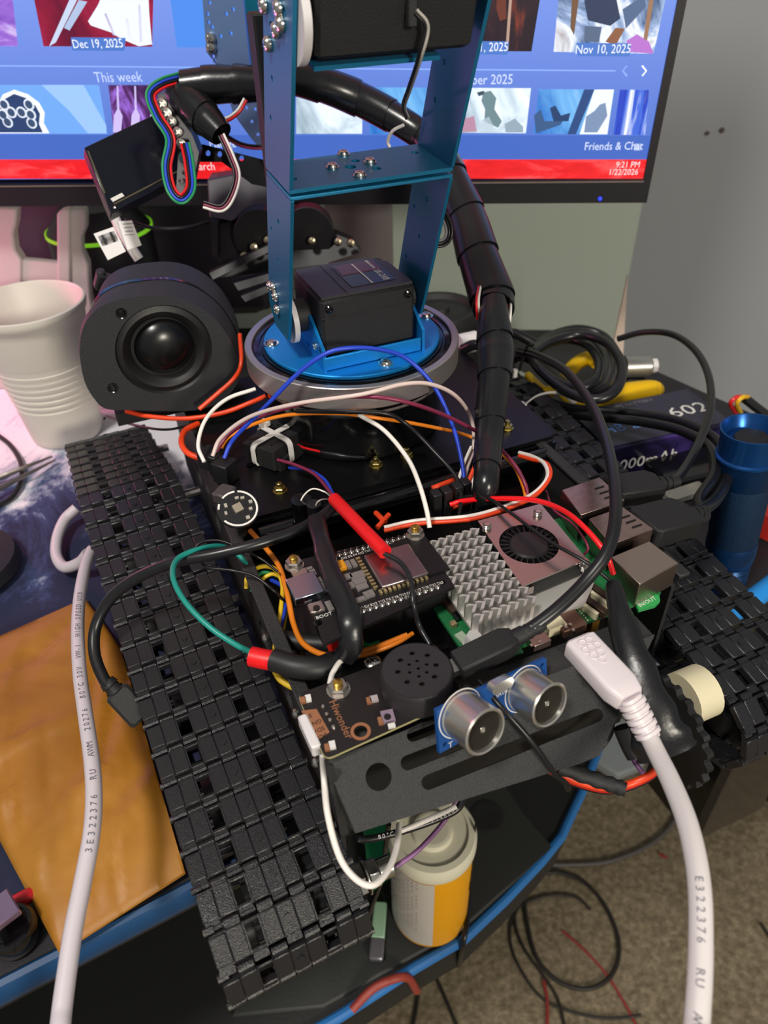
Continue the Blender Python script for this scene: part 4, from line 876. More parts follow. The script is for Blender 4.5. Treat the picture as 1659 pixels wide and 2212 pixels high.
hd = Mk @ Vc((.003, .0095, .0085)); mb = MB(); mb.box((0, 0, 0), (.0052, .0050, .0038), frame(hd, bxd, z=Zv), ch=.0006); obj('head', mb, ZT, t1)
t2 = thing('cable_tie', 'white cable tie crossing under the square-headed tie on the plug block', 'cable tie', bc - Zv * .006, 'cable ties')
obj('band', ring_tie(Mk @ T((0, 0, .0004)) @ RotZ(-12) @ RotX(90), .0160, .0063, .0030), ZT, t2)
# ================================================================== round loudspeaker and things round the arm
SPV = .046
spk = thing('round_speaker', 'large round black loudspeaker with a dark cone beside the turntable', 'speaker', R(-.10, SPV + .02, .1))
SPF = frame(R(0, SPV, 0), U, z=-V)     # x lateral, y up, z toward the front
def sf(px, py, v=SPV): p = SPF.inverted() @ PV(px, py, v); return (p.x, p.y)
outp = [sf(*p) for p in ((172, 765), (176, 720), (192, 685), (222, 660), (270, 645), (350, 638), (410, 652), (460, 685), (490, 722), (510, 762), (518, 800), (508, 836), (478, 866), (436, 884), (380, 888), (300, 886), (232, 884), (204, 862), (182, 822))]
outp = [(p.x, p.y) for p in spline([Vc((a, b, 0)) for a, b in outp + outp[:1]], 5)[:-1]]
cx_, cy_ = sf(356, 758); ri = .0265
SPM = mat('speaker_housing', '26282c', .6, bump=.5, bscale=1800)
mb = MB(SPF); mb.plate(outp, [circ(cx_, cy_, ri, 40)], -.006, 0); obj('front_baffle', mb, SPM, spk)
def grow(f, dy=0, dx=0): return [((a - cx_) * f + cx_ + dx, (b - cy_) * f + cy_ + dy) for a, b in outp]
mb = MB(SPF); mb.rings([[(a, b, -.0010) for a, b in outp], [(a, b, -.020) for a, b in grow(1.0, 0, .006)], [(a, b, -.046) for a, b in grow(.97, .002, .013)], [(a, b, -.048) for a, b in grow(.93, .002, .013)]], False, True); obj('housing', mb, SPM, spk)
mb = MB(SPF); g = grow(1.012, 0, .0065); mb.rings([[(a, b, -.021) for a, b in g], [(a, b, -.0245) for a, b in g]], False, False); obj('clamp_band', mb, BLKG, spk)
mb = MB(SPF @ T((cx_, cy_, 0))); mb.lathe([(ri, .0), (ri - .001, -.0015), (ri - .004, -.0005), (ri - .0065, -.0022), (.0175, -.0055), (.0158, -.0055)], 48, None, False, False); obj('surround', mb, mat('rubber', '161617', .5), spk)
mb = MB(SPF @ T((cx_ + .001, cy_ , 0))); mb.lathe([(.0166, -.0058), (.0150, -.0030), (.0110, .0002), (.006, .0018), (.0, .0022)], 40, None, False, False); obj('dust_cap', mb, mat('dust_cap', '0d0d0f', .28), spk)
for (px, py) in ((244, 838), (262, 677)):
    a, b = sf(px, py); mb = MB(SPF @ T((a, b, 0))); mb.lathe([(.0030, .0), (.0030, .0002), (.0020, -.0002), (.0012, .0010)], 16); obj('screw', mb, BLKG, spk)
cp_ = PD(235, 612, .455)
mb = MB(); mb.box((0, 0, 0), (.016, .010, .010), frame(cp_, U * .8 + Zv * -.4, z=Zv), ch=.001); mb.box((.005, 0, .006), (.005, .008, .006), frame(cp_ - U * .008, U, z=Zv), ch=.001); obj('clamp_lug', mb, BLKM, spk)
mb = MB(ROB); mb.box((-.100, SPV + .03, .1025), (.060, .040, .008)); obj('speaker_foot', mb, BLKM, spk)
# ---- black servo linkage lying behind the arm
lk = thing('black_linkage', 'black metal servo linkage with round plates and screws, behind the blue arm', 'linkage', (-.08, .53, 0))
def dbox(px4, dep, th, mb):
    q = [PD(x, y, dep) for x, y in px4]; n = Vc((0, 1, 0)); mb.rings([[tuple(p) for p in q], [tuple(p + n * th) for p in q]]); return mb
def dpart(nm, px4, dep, th, mt, par, lab=None, bev=0): return obj(nm, dbox(px4, dep, th, MB()), mt, par, lab, bevel=bev)
MET = mat('metal_dark', '0f0e11', .45, .2)
dpart('servo_body', [(447, 388), (530, 372), (575, 350), (580, 440), (500, 478), (452, 470)], .52, .03, mat('servo_dark', '322c36', .5), lk, bev=.001)
dpart('side_plate', [(455, 475), (470, 480), (470, 560), (458, 548)], .515, .03, MET, lk)
dpart('link_plate', [(470, 485), (530, 470), (640, 470), (760, 520), (780, 545), (700, 570), (560, 590), (470, 600)], .525, .010, MET, lk)
for (x, y, r) in ((565, 515, .022), (665, 505, .020)):
    c = PD(x, y, .518); mb = MB(); mb.cyl(c, c + Vc((0, .012, 0)), r * .9, n=30); obj('round_plate', mb, MET, lk, bevel=.0005)
for (x, y) in ((549, 533), (528, 552), (674, 520), (578, 518), (730, 522), (758, 525)):
    c = PD(x, y, .516); mb = MB(); screw_mb(mb, c, Vc((0, -1, .2)), .0030, .003); obj('screw', mb, mat('screw_warm', 'c8b99a', .25, 1), lk)
for k, pts in enumerate(([(452, 590), (600, 520), (606, 532), (460, 604)], [(505, 612), (620, 580), (630, 590), (515, 628)], [(520, 640), (620, 600), (626, 612), (530, 652)])):
    dpart('link_bar', pts, .508 - k * .004, .006, MET, lk)
mb = MB(); c = P(520, 640, .0); mb.box((0, 0, 0), (.09, .040, .05), frame(Vc((-.085, .530, .0255)), U, z=Zv), ch=.004); obj('base_block', mb, BLKM, lk)
# round black knob right of the turntable
kb = P(955, 690, .0); kc = PD(950, 662, .585)
mb = MB(); mb.lathe([(.031, 0), (.031, kc.z - .004), (.030, kc.z), (.026, kc.z), (.024, kc.z - .004), (.008, kc.z - .004), (.007, kc.z), (0, kc.z)], 40, T((kc.x, kc.y, 0))); obj('black_canister', mb, BLKM, None, 'short round black canister with a hollow lid right behind the turntable', 'canister')
# ---- flat black panel held at the arm's end
pq = [(182, 318), (372, 228), (412, 372), (240, 462)]
dp = [.425, .452, .452, .425]
q = [PD(x, y, d) for (x, y), d in zip(pq, dp)]
pn = (q[1] - q[0]).cross(q[3] - q[0]).normalized()
if pn.dot(CAM - q[0]) > 0: pn = -pn
pnl = thing('camera_panel', 'flat black rectangular panel tilted on the end of the arm, left side', 'panel', q[3])
mb = MB(); mb.rings([[tuple(p) for p in q], [tuple(p + pn * .009) for p in q]]); obj('case', mb, mat('panel_black', '0b0e1a', .22), pnl, bevel=.0006)
ex = (q[2] - q[3]).normalized(); ey = (q[0] - q[3]).normalized()
EDG = mat('panel_edge', '6a6650', .4, .4)
mb = MB(); mb.tube([q[3] + ex * .004 + ey * .0040 - pn * .0003, q[2] - ex * .002 + ey * .0040 - pn * .0003], .00045, 6); obj('edge_line', mb, EDG, pnl)
mb = MB(); mb.tube([q[0] + ex * .0012 - ey * .003 - pn * .0003, q[3] + ex * .0012 + ey * .012 - pn * .0003], .0004, 6); obj('edge_line', mb, EDG, pnl)
mb = MB(); mb.box((.0095, .0062, .0004), (.008, .0022, .0008), frame(q[3], ex, z=-pn)); obj('white_mark', mb, PRINT, pnl)
mb = MB(); mb.sphere(q[3] + ex * .0035 + ey * .002 - pn * .0002, .0012, 8); obj('pin', mb, NICK, pnl)
# perforated black strip
sq = [(398, 318), (440, 312), (570, 345), (580, 405), (545, 398), (480, 350), (400, 350)]
mb = MB(); M_ = frame(PD(480, 340, .46), PD(560, 352, .46) - PD(400, 320, .46), z=(CAM - PD(480, 340, .46)).normalized())
def lf(x, y): p = M_.inverted() @ hit(x, y, M_.translation, M_.to_3x3() @ Vc((0, 0, 1))); return (p.x, p.y)
mb = MB(M_); mb.plate([lf(*p) for p in sq], [circ(*lf(*p), .0017, 10) for p in ((425, 330), (450, 331), (475, 333), (503, 335), (522, 342))], -.001, .001); obj('perforated_strip', mb, BLKG, arm, 'black strip with round holes')
c = PD(400, 340, .425); mb = MB(); screw_mb(mb, c, CAM - c, .0036, .002); obj('cross_screw', mb, mat('screw_teal', '5e9c9c', .3, .9), arm)
for (x, y, r) in ((350, 225, .0034), (360, 245, .0036), (372, 262, .003), (385, 285, .003), (392, 310, .003), (404, 372, .003), (395, 395, .0026)):
    c = PD(x, y, .43); mb = MB(); screw_mb(mb, c, CAM - c, r, .002); obj('screw', mb, NICK, arm)
dpart('gripper_joint', [(340, 205), (380, 200), (430, 330), (412, 425), (380, 420), (385, 330)], .437, .012, MET, arm)
# ---- spiral sleeves
SLV = mat('sleeve_black', '17181b', .26, bump=.1, bscale=600)
def sleeve(nm, label, pts, nseg, grp=None):
    """pts: (px, py, depth, width_px); overlapping cone-like turns"""
    t = thing(nm, label, 'cable sleeve', PD(*pts[-1][:3]), grp)
    W = [Vc((*PD(x, y, d),)) for x, y, d, w in pts]; rr = [w * d / FPX / 2 for x, y, d, w in pts]
    path = spline(W, 10); rad = []
    for i in range(len(pts) - 1):
        for j in range(10): rad.append(rr[i] + (rr[i + 1] - rr[i]) * j / 10)
    rad.append(rr[-1]); N = len(path)
    for s_ in range(nseg):
        a = int(N * s_ / nseg); b = min(N - 1, int(N * (s_ + 1.22) / nseg))
        if b - a < 2: continue
        seg = path[a:b + 1]; k = len(seg) - 1; r0 = rad[a:b + 1]
        rings = []; prev = None; rnd = random.Random(s_ * 7 + 3); tw = rnd.uniform(0, 6)
        for i, p in enumerate(seg):
            tt = (seg[min(i + 1, k)] - seg[max(i - 1, 0)]).normalized(); x = (tt.orthogonal() if prev is None else (prev - tt * prev.dot(tt))).normalized(); prev = x; y = tt.cross(x)
            f = .93 + .10 * (i / k)
            rings.append([p + (x * math.cos(2 * math.pi * j / 20) + y * math.sin(2 * math.pi * j / 20)) * r0[i] * f + tt * (.0016 * math.sin(2 * math.pi * j / 20 + tw)) for j in range(20)])
        inner = [[p_ + (seg[-1] - p_) * .07 for p_ in rings[-1]]]
        mb = MB(); mb.rings(rings + inner, False, False); obj('sleeve_turn', mb, SLV, t, ang=50)
    return t, path
sl1, slp = sleeve('cable_sleeve', 'thick black spiral cable sleeve running down right of the blue arm', [(935, 310, .455, 60), (962, 360, .45, 74), (990, 425, .445, 80), (1012, 480, .44, 86), (1035, 560, .43, 92), (1062, 640, .42, 98), (1066, 668, .415, 88)], 5)
sl2, slp2 = sleeve('cable_sleeve', 'black spiral cable sleeve standing right of the turntable, lower run', [(1066, 655, .410, 62), (1066, 700, .405, 72), (1070, 760, .40, 84), (1068, 820, .39, 72), (1060, 890, .38, 66), (1055, 960, .37, 62), (1050, 1040, .352, 58), (1046, 1082, .360, 52), (1042, 1130, .376, 50)], 6)
for (a, b, mt, l) in ((1034, 645, W_WHITE, 'white'), (1029, 648, W_RED, 'red'), (1102, 690, W_WHITE, 'white'), (1094, 700, W_RED, 'red')):
    o = wire('wire', '%s wire crossing the gap between the two black sleeve runs%s' % (l, ', right' if a > 1060 else ', left'), 'wire', [tuple(PD(a + (2 if a > 1060 else 8), b - 42, .415)) + (0,), tuple(PD(a, b, .405)) + (0,), tuple(PD(a + (-8 if a > 1060 else 2), b + 42, .41)) + (0,)], .0007, mt)
sl3, _ = sleeve('cable_sleeve', 'black cable sleeve crossing behind the blue arm to the right', [(596, 160, .435, 70), (680, 178, .450, 74), (760, 207, .460, 72), (830, 242, .462, 66), (900, 285, .460, 60), (930, 315, .456, 56)], 5)
sl4, _ = sleeve('cable_sleeve', 'black cable sleeve sticking out left of the blue arm', [(590, 184, .43, 64), (520, 182, .43, 76), (450, 184, .43, 76), (390, 190, .43, 66)], 3)
sl5, _ = sleeve('cable_sleeve', 'short black cable sleeve hanging down beside the tilted panel', [(385, 195, .434, 74), (420, 230, .430, 78), (450, 262, .427, 72), (478, 290, .424, 52)], 2)
def ribbon(label, pts, cols, r=.00078, grp='ribbon wires at the arm end'):
    """pts (px,py,depth)"""
    t = thing('ribbon_cable', label, 'cable', PD(*pts[len(pts) // 2]))
    W = [PD(*p) for p in pts]; path = spline(W, 8)
    for k, c in enumerate(cols):
        off = (k - (len(cols) - 1) / 2) * r * 1.9; q = []
        for i, p in enumerate(path):
            tt = (path[min(i + 1, len(path) - 1)] - path[max(i - 1, 0)]).normalized(); sd = tt.cross((CAM - p).normalized()); sd = sd.normalized() if sd.length > .1 else Vc((1, 0, 0)); q.append(p + sd * off)
        mb = MB(); mb.tube(q, r, 7); obj('wire', mb, c, t, ang=60)
    return t
WBK = mat('wire_black', '121214', .35)
ribbon('looped ribbon of red, blue and green wires left of the arm', [(400, 165, .425), (350, 180, .42), (325, 205, .418), (340, 250, .416), (368, 300, .414), (360, 360, .412), (370, 410, .41), (392, 430, .41), (412, 405, .412), (408, 350, .416), (400, 310, .42)], [W_RED, WBK, W_BLUE, W_GRN])
ribbon('white, red and black wires hanging below the short sleeve', [(478, 292, .42), (500, 340, .42), (512, 380, .42), (500, 425, .42), (478, 450, .42), (440, 442, .42)], [W_WHITE, W_MAR, WBK])
ribbon('red and white wires curving out of the sleeve under the arm', [(530, 215, .425), (515, 240, .425), (490, 258, .428), (462, 255, .43)], [W_RED, W_WHITE])
ribbon('thin dark wires running from the short sleeve behind the arm', [(480, 290, .43), (520, 312, .44), (560, 318, .45), (600, 312, .45)], [WBK, W_MAR])
ribbon('grey and black wires hanging down the upper servo', [(898, 24, .257), (922, 60, .261), (905, 130, .270), (885, 190, .295), (872, 230, .322), (880, 255, .340)], [mat('wire_pale', 'a8a49c', .4), WBK], .0006)
mb = MB(); mb.box((0, 0, 0), (.0034, .003, .011), frame(PD(889, 18, .2575), U, z=Zv), ch=.0004); obj('wire_plug', mb, BLKM, None, 'small black wire plug on the front of the upper servo', 'plug')
ribbon('white wire looping beside the blue bracket corner', [(872, 270, .342), (848, 283, .346), (838, 305, .352), (842, 318, .354)], [W_WHITE])
ribbon('flat black wires curling right of the lower bracket', [(928, 430, .372), (962, 472, .385), (970, 505, .39), (955, 525, .39), (905, 526, .388)], [WBK, WBK, W_GREY])
ribbon('thin black cable sagging behind the tilted panel', [(270, 475, .50), (330, 492, .52), (400, 492, .53), (450, 480, .54)], [WBK], .0013)
ribbon('white cable rising behind the barcode tag', [(248, 470, .47), (262, 500, .468), (280, 530, .466), (300, 560, .47)], [mat('cable_white_dull', 'cfcac8', .45)], .0032)
TAG = mat('tag_white', 'd8d4d4', .5)
tg = [(202, 505), (245, 490), (272, 543), (233, 562)]; tq_ = [PD(x, y, .462) for x, y in tg]
tag_ = thing('cable_tag', 'white cable tag with a barcode, hanging under the tilted panel', 'tag', tq_[3])
tn = (CAM - tq_[0]).normalized()
mb = MB(); mb.rings([[tuple(p) for p in tq_], [tuple(p - tn * .0006) for p in tq_]]); obj('tag_sheet', mb, TAG, tag_)
tx = (tq_[1] - tq_[0]).normalized(); MT = frame((tq_[0] + tq_[1] + tq_[2] + tq_[3]) / 4, tx, z=tn)
bt = MB(MT); rnd = random.Random(4)
for k in range(15): w_ = rnd.choice((.0003, .0005, .0009)); bt.box((-.0050 + k * .00072, .0018, .0001), (w_, .0080, .0002))
obj('barcode', bt, mat('print_black', '1a1a1c', .6), tag_)
bt = MB(MT); bt.text('REV D10', .0030, T((.0, -.0052, .0001))); obj('printed_text', bt, MATS['print_black'], tag_)
tq2 = [PD(x, y, .458) for x, y in ((255, 478), (285, 476), (306, 530), (275, 540))]
tg2 = thing('cable_tag', 'white cable tag with lines of small print, right of the barcode tag', 'tag', tq2[3])
mb = MB(); mb.rings([[tuple(p) for p in tq2], [tuple(p - tn * .0006) for p in tq2]]); obj('tag_sheet', mb, TAG, tg2)
M2_ = frame(sum(tq2, Vc()) / 4, tq2[1] - tq2[0], z=tn); bt = MB(M2_)
for k in range(6): bt.box((0, .006 - k * .0021, .0001), (.0062 - .0006 * (k % 3), .00045, .0002))
obj('printed_lines', bt, mat('print_grey', '6c6a70', .6), tg2)
# ================================================================== wires on the robot
Z0 = .104
def W(label, pts, r, mt, grp=None, name='wire', cat='wire', k=7): return wire(name, label, cat, pts, r, mt, grp, k=k)
W('white wire arching from the round board plug up to the turntable edge', [(441, 998, .116), (428, 960, .122), (445, 905, .13), (490, 862, .134), (552, 840, .136)], .00105, W_WHITE)
W('long pinkish white wire arching in front of the steel ring', [(459, 985, .114), (478, 945, .122), (540, 900, .136), (640, 872, .150), (780, 852, .157), (870, 830, .158), (930, 830, .154), (985, 856, .142), (1018, 905, .122), (1023, 965, .112), (1008, 1015, .106), (997, 1075, .10)], .00105, mat('wire_pink_white', 'd8c3bd', .4))
W('maroon wire arching from the left plug across to the right', [(466, 978, .113), (495, 938, .120), (560, 900, .132), (690, 864, .148), (800, 857, .155), (890, 872, .150), (980, 906, .132), (1060, 952, .115), (1110, 1002, .110), (1134, 1045, .105), (1140, 1072, .10)], .00105, W_MAR)
W('bright blue wire in a high arch over the blue disc edge', [(484, 990, .114), (505, 948, .122), (570, 882, .140), (640, 810, .158), (700, 766, .168), (752, 752, .170), (820, 755, .166), (880, 776, .158), (938, 835, .144), (978, 920, .126), (998, 1000, .112), (1004, 1060, .102), (1002, 1105, .096)], .00110, W_BLUE)
W('orange wire running flat across the rear deck to the right', [(470, 985, .110), (500, 940, .112), (600, 900, .124), (720, 893, .134), (800, 901, .136), (900, 916, .126), (1000, 938, .112), (1064, 966, .106), (1110, 1008, .104), (1130, 1050, .102), (1136, 1078, .10)], .00100, W_OR)
W('white wire falling from the deck to the plug by the heatsink', [(775, 896, .137), (830, 930, .134), (880, 990, .128), (905, 1045, .124), (921, 1100, .118), (928, 1140, .112)], .00115, W_WHITE)
W('black wire falling beside the white one to the rear plugs', [(640, 888, .134), (740, 890, .139), (830, 893, .138), (880, 918, .130), (940, 978, .120), (985, 1030, .114), (996, 1075, .11), (990, 1125, .106)], .00115, WBK)
W('teal wire looping out over the left track', [(548, 1412, .100), (505, 1390, .104), (450, 1352, .108), (400, 1300, .112), (374, 1248, .114), (383, 1208, .112), (430, 1186, .110), (478, 1180, .106), (512, 1196, .10), (545, 1235, .095)], .00125, W_TEAL)
W('thin black wire looping at the left rail above the teal one', [(420, 1206, .104), (424, 1180, .106), (450, 1168, .108), (490, 1172, .108), (560, 1205, .104), (600, 1235, .10)], .0006, WBK)
W('thin black wire crossing the left rail below the teal one', [(432, 1212, .104), (450, 1226, .104), (500, 1232, .104), (550, 1245, .102), (590, 1275, .098), (615, 1300, .09)], .0007, WBK)
for off, c, l in ((0, W_WHITE, 'white'), (7, W_ORG, 'orange')):
    W('%s strand of the servo lead curving behind the fan' % l, [(830, 1140 + off, .105), (900, 1125 + off, .107), (1010, 1116 + off, .110), (1085, 1096 + off, .112), (1150, 1068 + off, .114), (1182 + off * .7, 1032, .114), (1176 + off * .8, 1002, .112), (1150, 986 + off, .108), (1122, 978 + off, .104)], .0011, c, 'servo lead strands')
W('bright red wire arching from the rear plugs over the fan to the right', [(972, 1090, .108), (1000, 1082, .110), (1060, 1077, .116), (1150, 1080, .122), (1215, 1102, .124), (1265, 1142, .124), (1308, 1195, .120), (1325, 1240, .112)], .00125, mat('wire_bright_red', 'e6141c', .3))
W('thin black wire crossing over the fan cover', [(985, 1075, .108), (1030, 1072, .113), (1062, 1080, .117), (1110, 1113, .119), (1180, 1165, .121), (1265, 1214, .121), (1310, 1248, .116), (1324, 1262, .112)], .00085, WBK)
W('thin red fan lead at the network port', [(1180, 1060, .104), (1195, 1100, .110), (1235, 1130, .112), (1262, 1165, .112), (1270, 1185, .110), (1262, 1198, .106)], .0006, W_MAR)
W('orange red cable hanging from the loudspeaker', [(518, 722, .142), (521, 785, .132), (505, 818, .124), (470, 850, .118), (430, 884, .112)], .0013, W_ORG)
W('orange red cable running under the loudspeaker to the turntable', [(272, 888, .107), (320, 899, .106), (400, 904, .106), (480, 892, .108), (540, 870, .112), (575, 855, .116)], .0014, W_ORG)
W('orange red cable looping at the rear deck corner', [(428, 915, .104), (400, 930, .106), (392, 955, .107), (405, 978, .106), (440, 993, .104)], .0017, W_ORG)
W('thin black wire looped on the rear end of the left track', [(225, 905, .07), (232, 900, .075), (290, 918, .085), (360, 928, .095), (430, 912, .105)], .0008, WBK)
W('white wire at the rear plug, standing up to the deck', [(985, 1080, .10), (990, 1040, .105), (1003, 1000, .11), (1018, 965, .114)], .0009, W_WHITE)
W('white strand rising along the thick sleeve', [(1008, 1078, .100), (1025, 1030, .106), (1048, 975, .114)], .0011, W_WHITE, 'servo strands at the sleeve')
W('orange red strand rising along the thick sleeve', [(1000, 1078, .100), (1016, 1030, .107), (1042, 970, .115)], .0011, W_ORG, 'servo strands at the sleeve')
for k, (a, b, c_, d) in enumerate(((933, 1055, 985, 1035), (940, 1072, 1000, 1076), (972, 1098, 1020, 1080), (815, 1140, 840, 1112), (812, 1108, 832, 1128))):
    W(('orange wire end poking from the rear plugs, upper', 'orange wire end poking from the rear plugs, lower', 'short orange red wire by the rear plugs', 'orange wire crossing under the red tube', 'short orange wire stub near the red tube')[k], [(a, b, .102), ((a + c_) / 2, (b + d) / 2, .103), (c_, d, .103)], .0014, W_ORG)
W('orange wire running down along the left rail into the tray', [(540, 1146, .100), (575, 1185, .098), (605, 1228, .096), (622, 1290, .094), (635, 1350, .092), (660, 1395, .092), (720, 1418, .094), (800, 1402, .096), (880, 1372, .098)], .0013, W_OR)
W('yellow wire arching beside the silver micro socket', [(532, 1272, .086), (535, 1245, .090), (560, 1225, .094), (592, 1228, .094), (610, 1262, .092), (606, 1320, .090), (597, 1370, .090), (594, 1402, .090)], .0011, W_YEL)
W('second yellow wire arching below the first', [(556, 1280, .084), (562, 1256, .088), (590, 1240, .090), (616, 1260, .090), (620, 1300, .088), (612, 1360, .086), (604, 1402, .086)], .0010, W_YEL)
W('green wire arching between the yellow ones', [(544, 1278, .084), (550, 1250, .088), (572, 1236, .090), (600, 1245, .088)], .0011, W_GRN)
W('blue wire between the yellow wires in the tray', [(585, 1252, .086), (612, 1270, .089), (616, 1310, .089), (604, 1360, .089), (601, 1402, .089)], .0011, W_BLUE)
W('yellow wire sagging below the black tube at the left rail', [(590, 1440, .092), (606, 1468, .090), (640, 1488, .088), (668, 1496, .088)], .0014, W_YEL)
W('teal green wire under the microcontroller board', [(775, 1385, .094), (795, 1395, .094), (820, 1388, .094)], .0012, W_GRN)
W('orange wire with small ties in front of the microcontroller board', [(745, 1425, .094), (810, 1408, .096), (860, 1388, .098), (892, 1368, .098)], .0010, W_OR)
W('white wire rising from the sound board to the red cap', [(712, 1478, .1035), (718, 1455, .105), (732, 1432, .104), (742, 1424, .102)], .0011, W_WHITE)
W('maroon wire from the plug block to the red tube', [(600, 993, .108), (640, 1005, .110), (680, 1025, .113), (712, 1062, .117), (725, 1080, .118)], .0009, W_MAR)
W('blue wire from the plug block to the red tube', [(625, 1010, .104), (665, 1015, .108), (700, 1035, .113), (718, 1065, .117), (728, 1082, .118)], .0009, W_BLUE)
W('thin pink white wire curling out of the red tube end', [(716, 1074, .114), (700, 1062, .118), (675, 1056, .118), (655, 1072, .114), (645, 1098, .108)], .0004, W_WHITE)
W('thin bare wire bending down from the red tube end', [(714, 1078, .113), (692, 1080, .114), (682, 1092, .112), (686, 1110, .108)], .0004, mat('wire_bare', '9a8f88', .4, .5))
W('speckled black wire running from the red tube down to the sound board', [(830, 1196, .123), (866, 1216, .1225), (888, 1255, .121), (893, 1305, .117), (905, 1350, .108), (928, 1392, .104)], .0011, mat('wire_speckled', '1b1c20', .3, var=.8, vscale=500))
W('white wire hanging in a loop under the front plate', [(697, 1630, .098), (700, 1680, .085), (708, 1760, .082), (733, 1850, .072), (768, 1898, .066), (805, 1912, .064), (838, 1880, .060), (857, 1830, .055), (862, 1780, .052)], .00125, W_WHITE)
W('purple wire hanging under the front plate', [(992, 1722, .030), (955, 1780, .022), (905, 1835, .018), (855, 1872, .016)], .0011, W_PUR)
bk = [(770, 1812, .035), (800, 1812, .032), (860, 1798, .030), (930, 1775, .030), (985, 1750, .032), (1002, 1722, .034)]
o = W('black printed cable sagging under the front plate', bk, .0016, CABLE, None, 'cable', 'cable')
pth = spline([P(*p) for p in bk], 30)
obj('printed_text', text_on_path('80°C 300V    E148000', pth[40:], .0024, .0016), PRINT, o)
W('white wire strand behind the printed black cable', [(865, 1795, .032), (930, 1768, .033), (985, 1742, .034)], .0012, W_WHITE)
W('thin black wire hanging down past the yellow bottle', [(840, 1780, .03), (832, 1840, .0), (825, 1900, -.05), (800, 1970, -.10), (785, 2030, -.15)], .0011, WBK)
W('thin black wire hooked over the ultrasonic sensor', [(1035, 1470, .106), (1080, 1525, .105), (1130, 1580, .098), (1165, 1625, .090), (1195, 1668, .080), (1222, 1692, .074), (1228, 1705, .070)], .0011, WBK)
W('black wire bending from the white plug to the wire bundle', [(1325, 1558, .060), (1318, 1590, .055), (1290, 1622, .050), (1240, 1640, .048), (1195, 1646, .050)], .0009, WBK)
for k, (c, l, dz) in enumerate(((W_ORG, 'orange red', .003), (W_WHITE, 'white', -.003), (W_RED, 'red', -.001), (WBK, 'black', -.005))):
    W('%s wire of the bundle below the front plate' % l, [(1178, 1655 + k * 3, .050 + dz), (1240, 1685 + k * 3, .046 + dz), (1310, 1702 + k * 3, .044 + dz), (1370, 1690 + k * 3, .044 + dz), (1420, 1660 + k * 3, .050 + dz), (1448, 1610, .058 + dz)], .0016 if k == 0 else .0011, c, 'wire bundle')
W('purple wire bending into the bundle behind the white cable', [(1362, 1610, .05), (1368, 1640, .048), (1390, 1672, .046)], .0011, W_PUR)
def tape(nm, label, pts, w0, w1, th, mt, cat='tape', lump=0):
    path = spline([P(*p) for p in pts], 8); n = len(path); mb = MB()
    def fa(t): return (w0 + (w1 - w0) * t) * (1 + lump * math.sin(t * 31))
    rings = []; prev = None
    for i, p in enumerate(path):
        t = (path[min(i + 1, n - 1)] - path[max(i - 1, 0)]).normalized(); a = t.cross((CAM - p).normalized()).normalized(); b = a.cross(t)
        A = fa(i / (n - 1)); rings.append([p + a * (A * math.cos(2 * math.pi * k / 14)) + b * (th * math.sin(2 * math.pi * k / 14)) for k in range(14)])
    mb.rings(rings); return obj(nm, mb, mt, None, label, cat, ang=60)
TAPE = mat('tape_black', '151518', .32, bump=.5, bscale=220)
tape('wire_tape', 'black taped wire bundle lying over the microcontroller board', [(682, 1118, .116), (694, 1165, .121), (704, 1205, .1215), (722, 1255, .1215), (748, 1305, .1205), (758, 1350, .118), (757, 1395, .111), (742, 1420, .104)], .0040, .0048, .0022, TAPE, lump=.05)
tape('wire_tape', 'glossy black taped cable running from the computer down to the right wheel', [(1325, 1262, .112), (1340, 1330, .109), (1366, 1420, .104), (1395, 1510, .096), (1420, 1580, .088), (1440, 1625, .080)], .0032, .0122, .0036, TAPE, lump=.06)
tape('wire_tape', 'small black taped end under the white plug', [(1345, 1570, .07), (1360, 1610, .062), (1372, 1635, .058)], .004, .0035, .002, TAPE)
tape('wire_tape', 'torn black tape wrapped round the wire bundle', [(1208, 1655, .056), (1270, 1678, .052), (1320, 1695, .050), (1352, 1706, .050)], .0032, .0030, .0018, BLKM, lump=.1)
tape('wire_tape', 'short black taped wires beside the plug block', [(650, 965, .104), (690, 975, .104), (740, 985, .104), (788, 988, .103)], .0024, .0008, .0018, TAPE)
W('red and white wire ends leaving the plug block', [(640, 960, .106), (660, 968, .106), (690, 975, .107)], .0007, W_RED)
o = wire('red_tube', 'bright red shrink tube slanting over the microcontroller board', 'shrink tube', [(722, 1078, .118), (760, 1118, .1215), (800, 1160, .1235), (832, 1193, .1240)], .0031, REDP, n=18)
mt_ = mat('tube_black_matte', '18181a', .5)
bs = wire('black_tube', 'short black sleeve tube between the two red caps', 'shrink tube', [(590, 1425, .104), (640, 1440, .104), (690, 1442, .103), (722, 1430, .101)], .0046, mt_, n=20)
wire('shrink_tube', 'bright red shrink cap on the teal wire at the left rail', 'shrink tube', [(543, 1418, .104), (570, 1424, .104), (596, 1428, .104)], .0040, REDP, n=18)
wire('shrink_tube', 'small red shrink cap beside the black taped bundle', 'shrink tube', [(713, 1402, .103), (726, 1396, .103), (738, 1392, .103)], .0028, REDP, n=16)
wire('black_tube', 'dark tube lying behind the red-capped sleeve', 'shrink tube', [(610, 1380, .088), (660, 1388, .088), (720, 1392, .088)], .0040, mt_, n=16)
wire('blue_tip', 'tiny blue wire tip beside the black upright tube', 'wire', [(645, 1096, .107), (650, 1103, .106)], .0008, mat('blue_tip', '6aa8e0', .4))
mb = MB(); a = P(655, 1120, .1); mb.cyl(a - Zv * .0, a + Zv * .012, .0050, n=22); obj('capacitor_can', mb, BLKG, None, 'black upright capacitor at the front edge of the rear deck', 'capacitor')
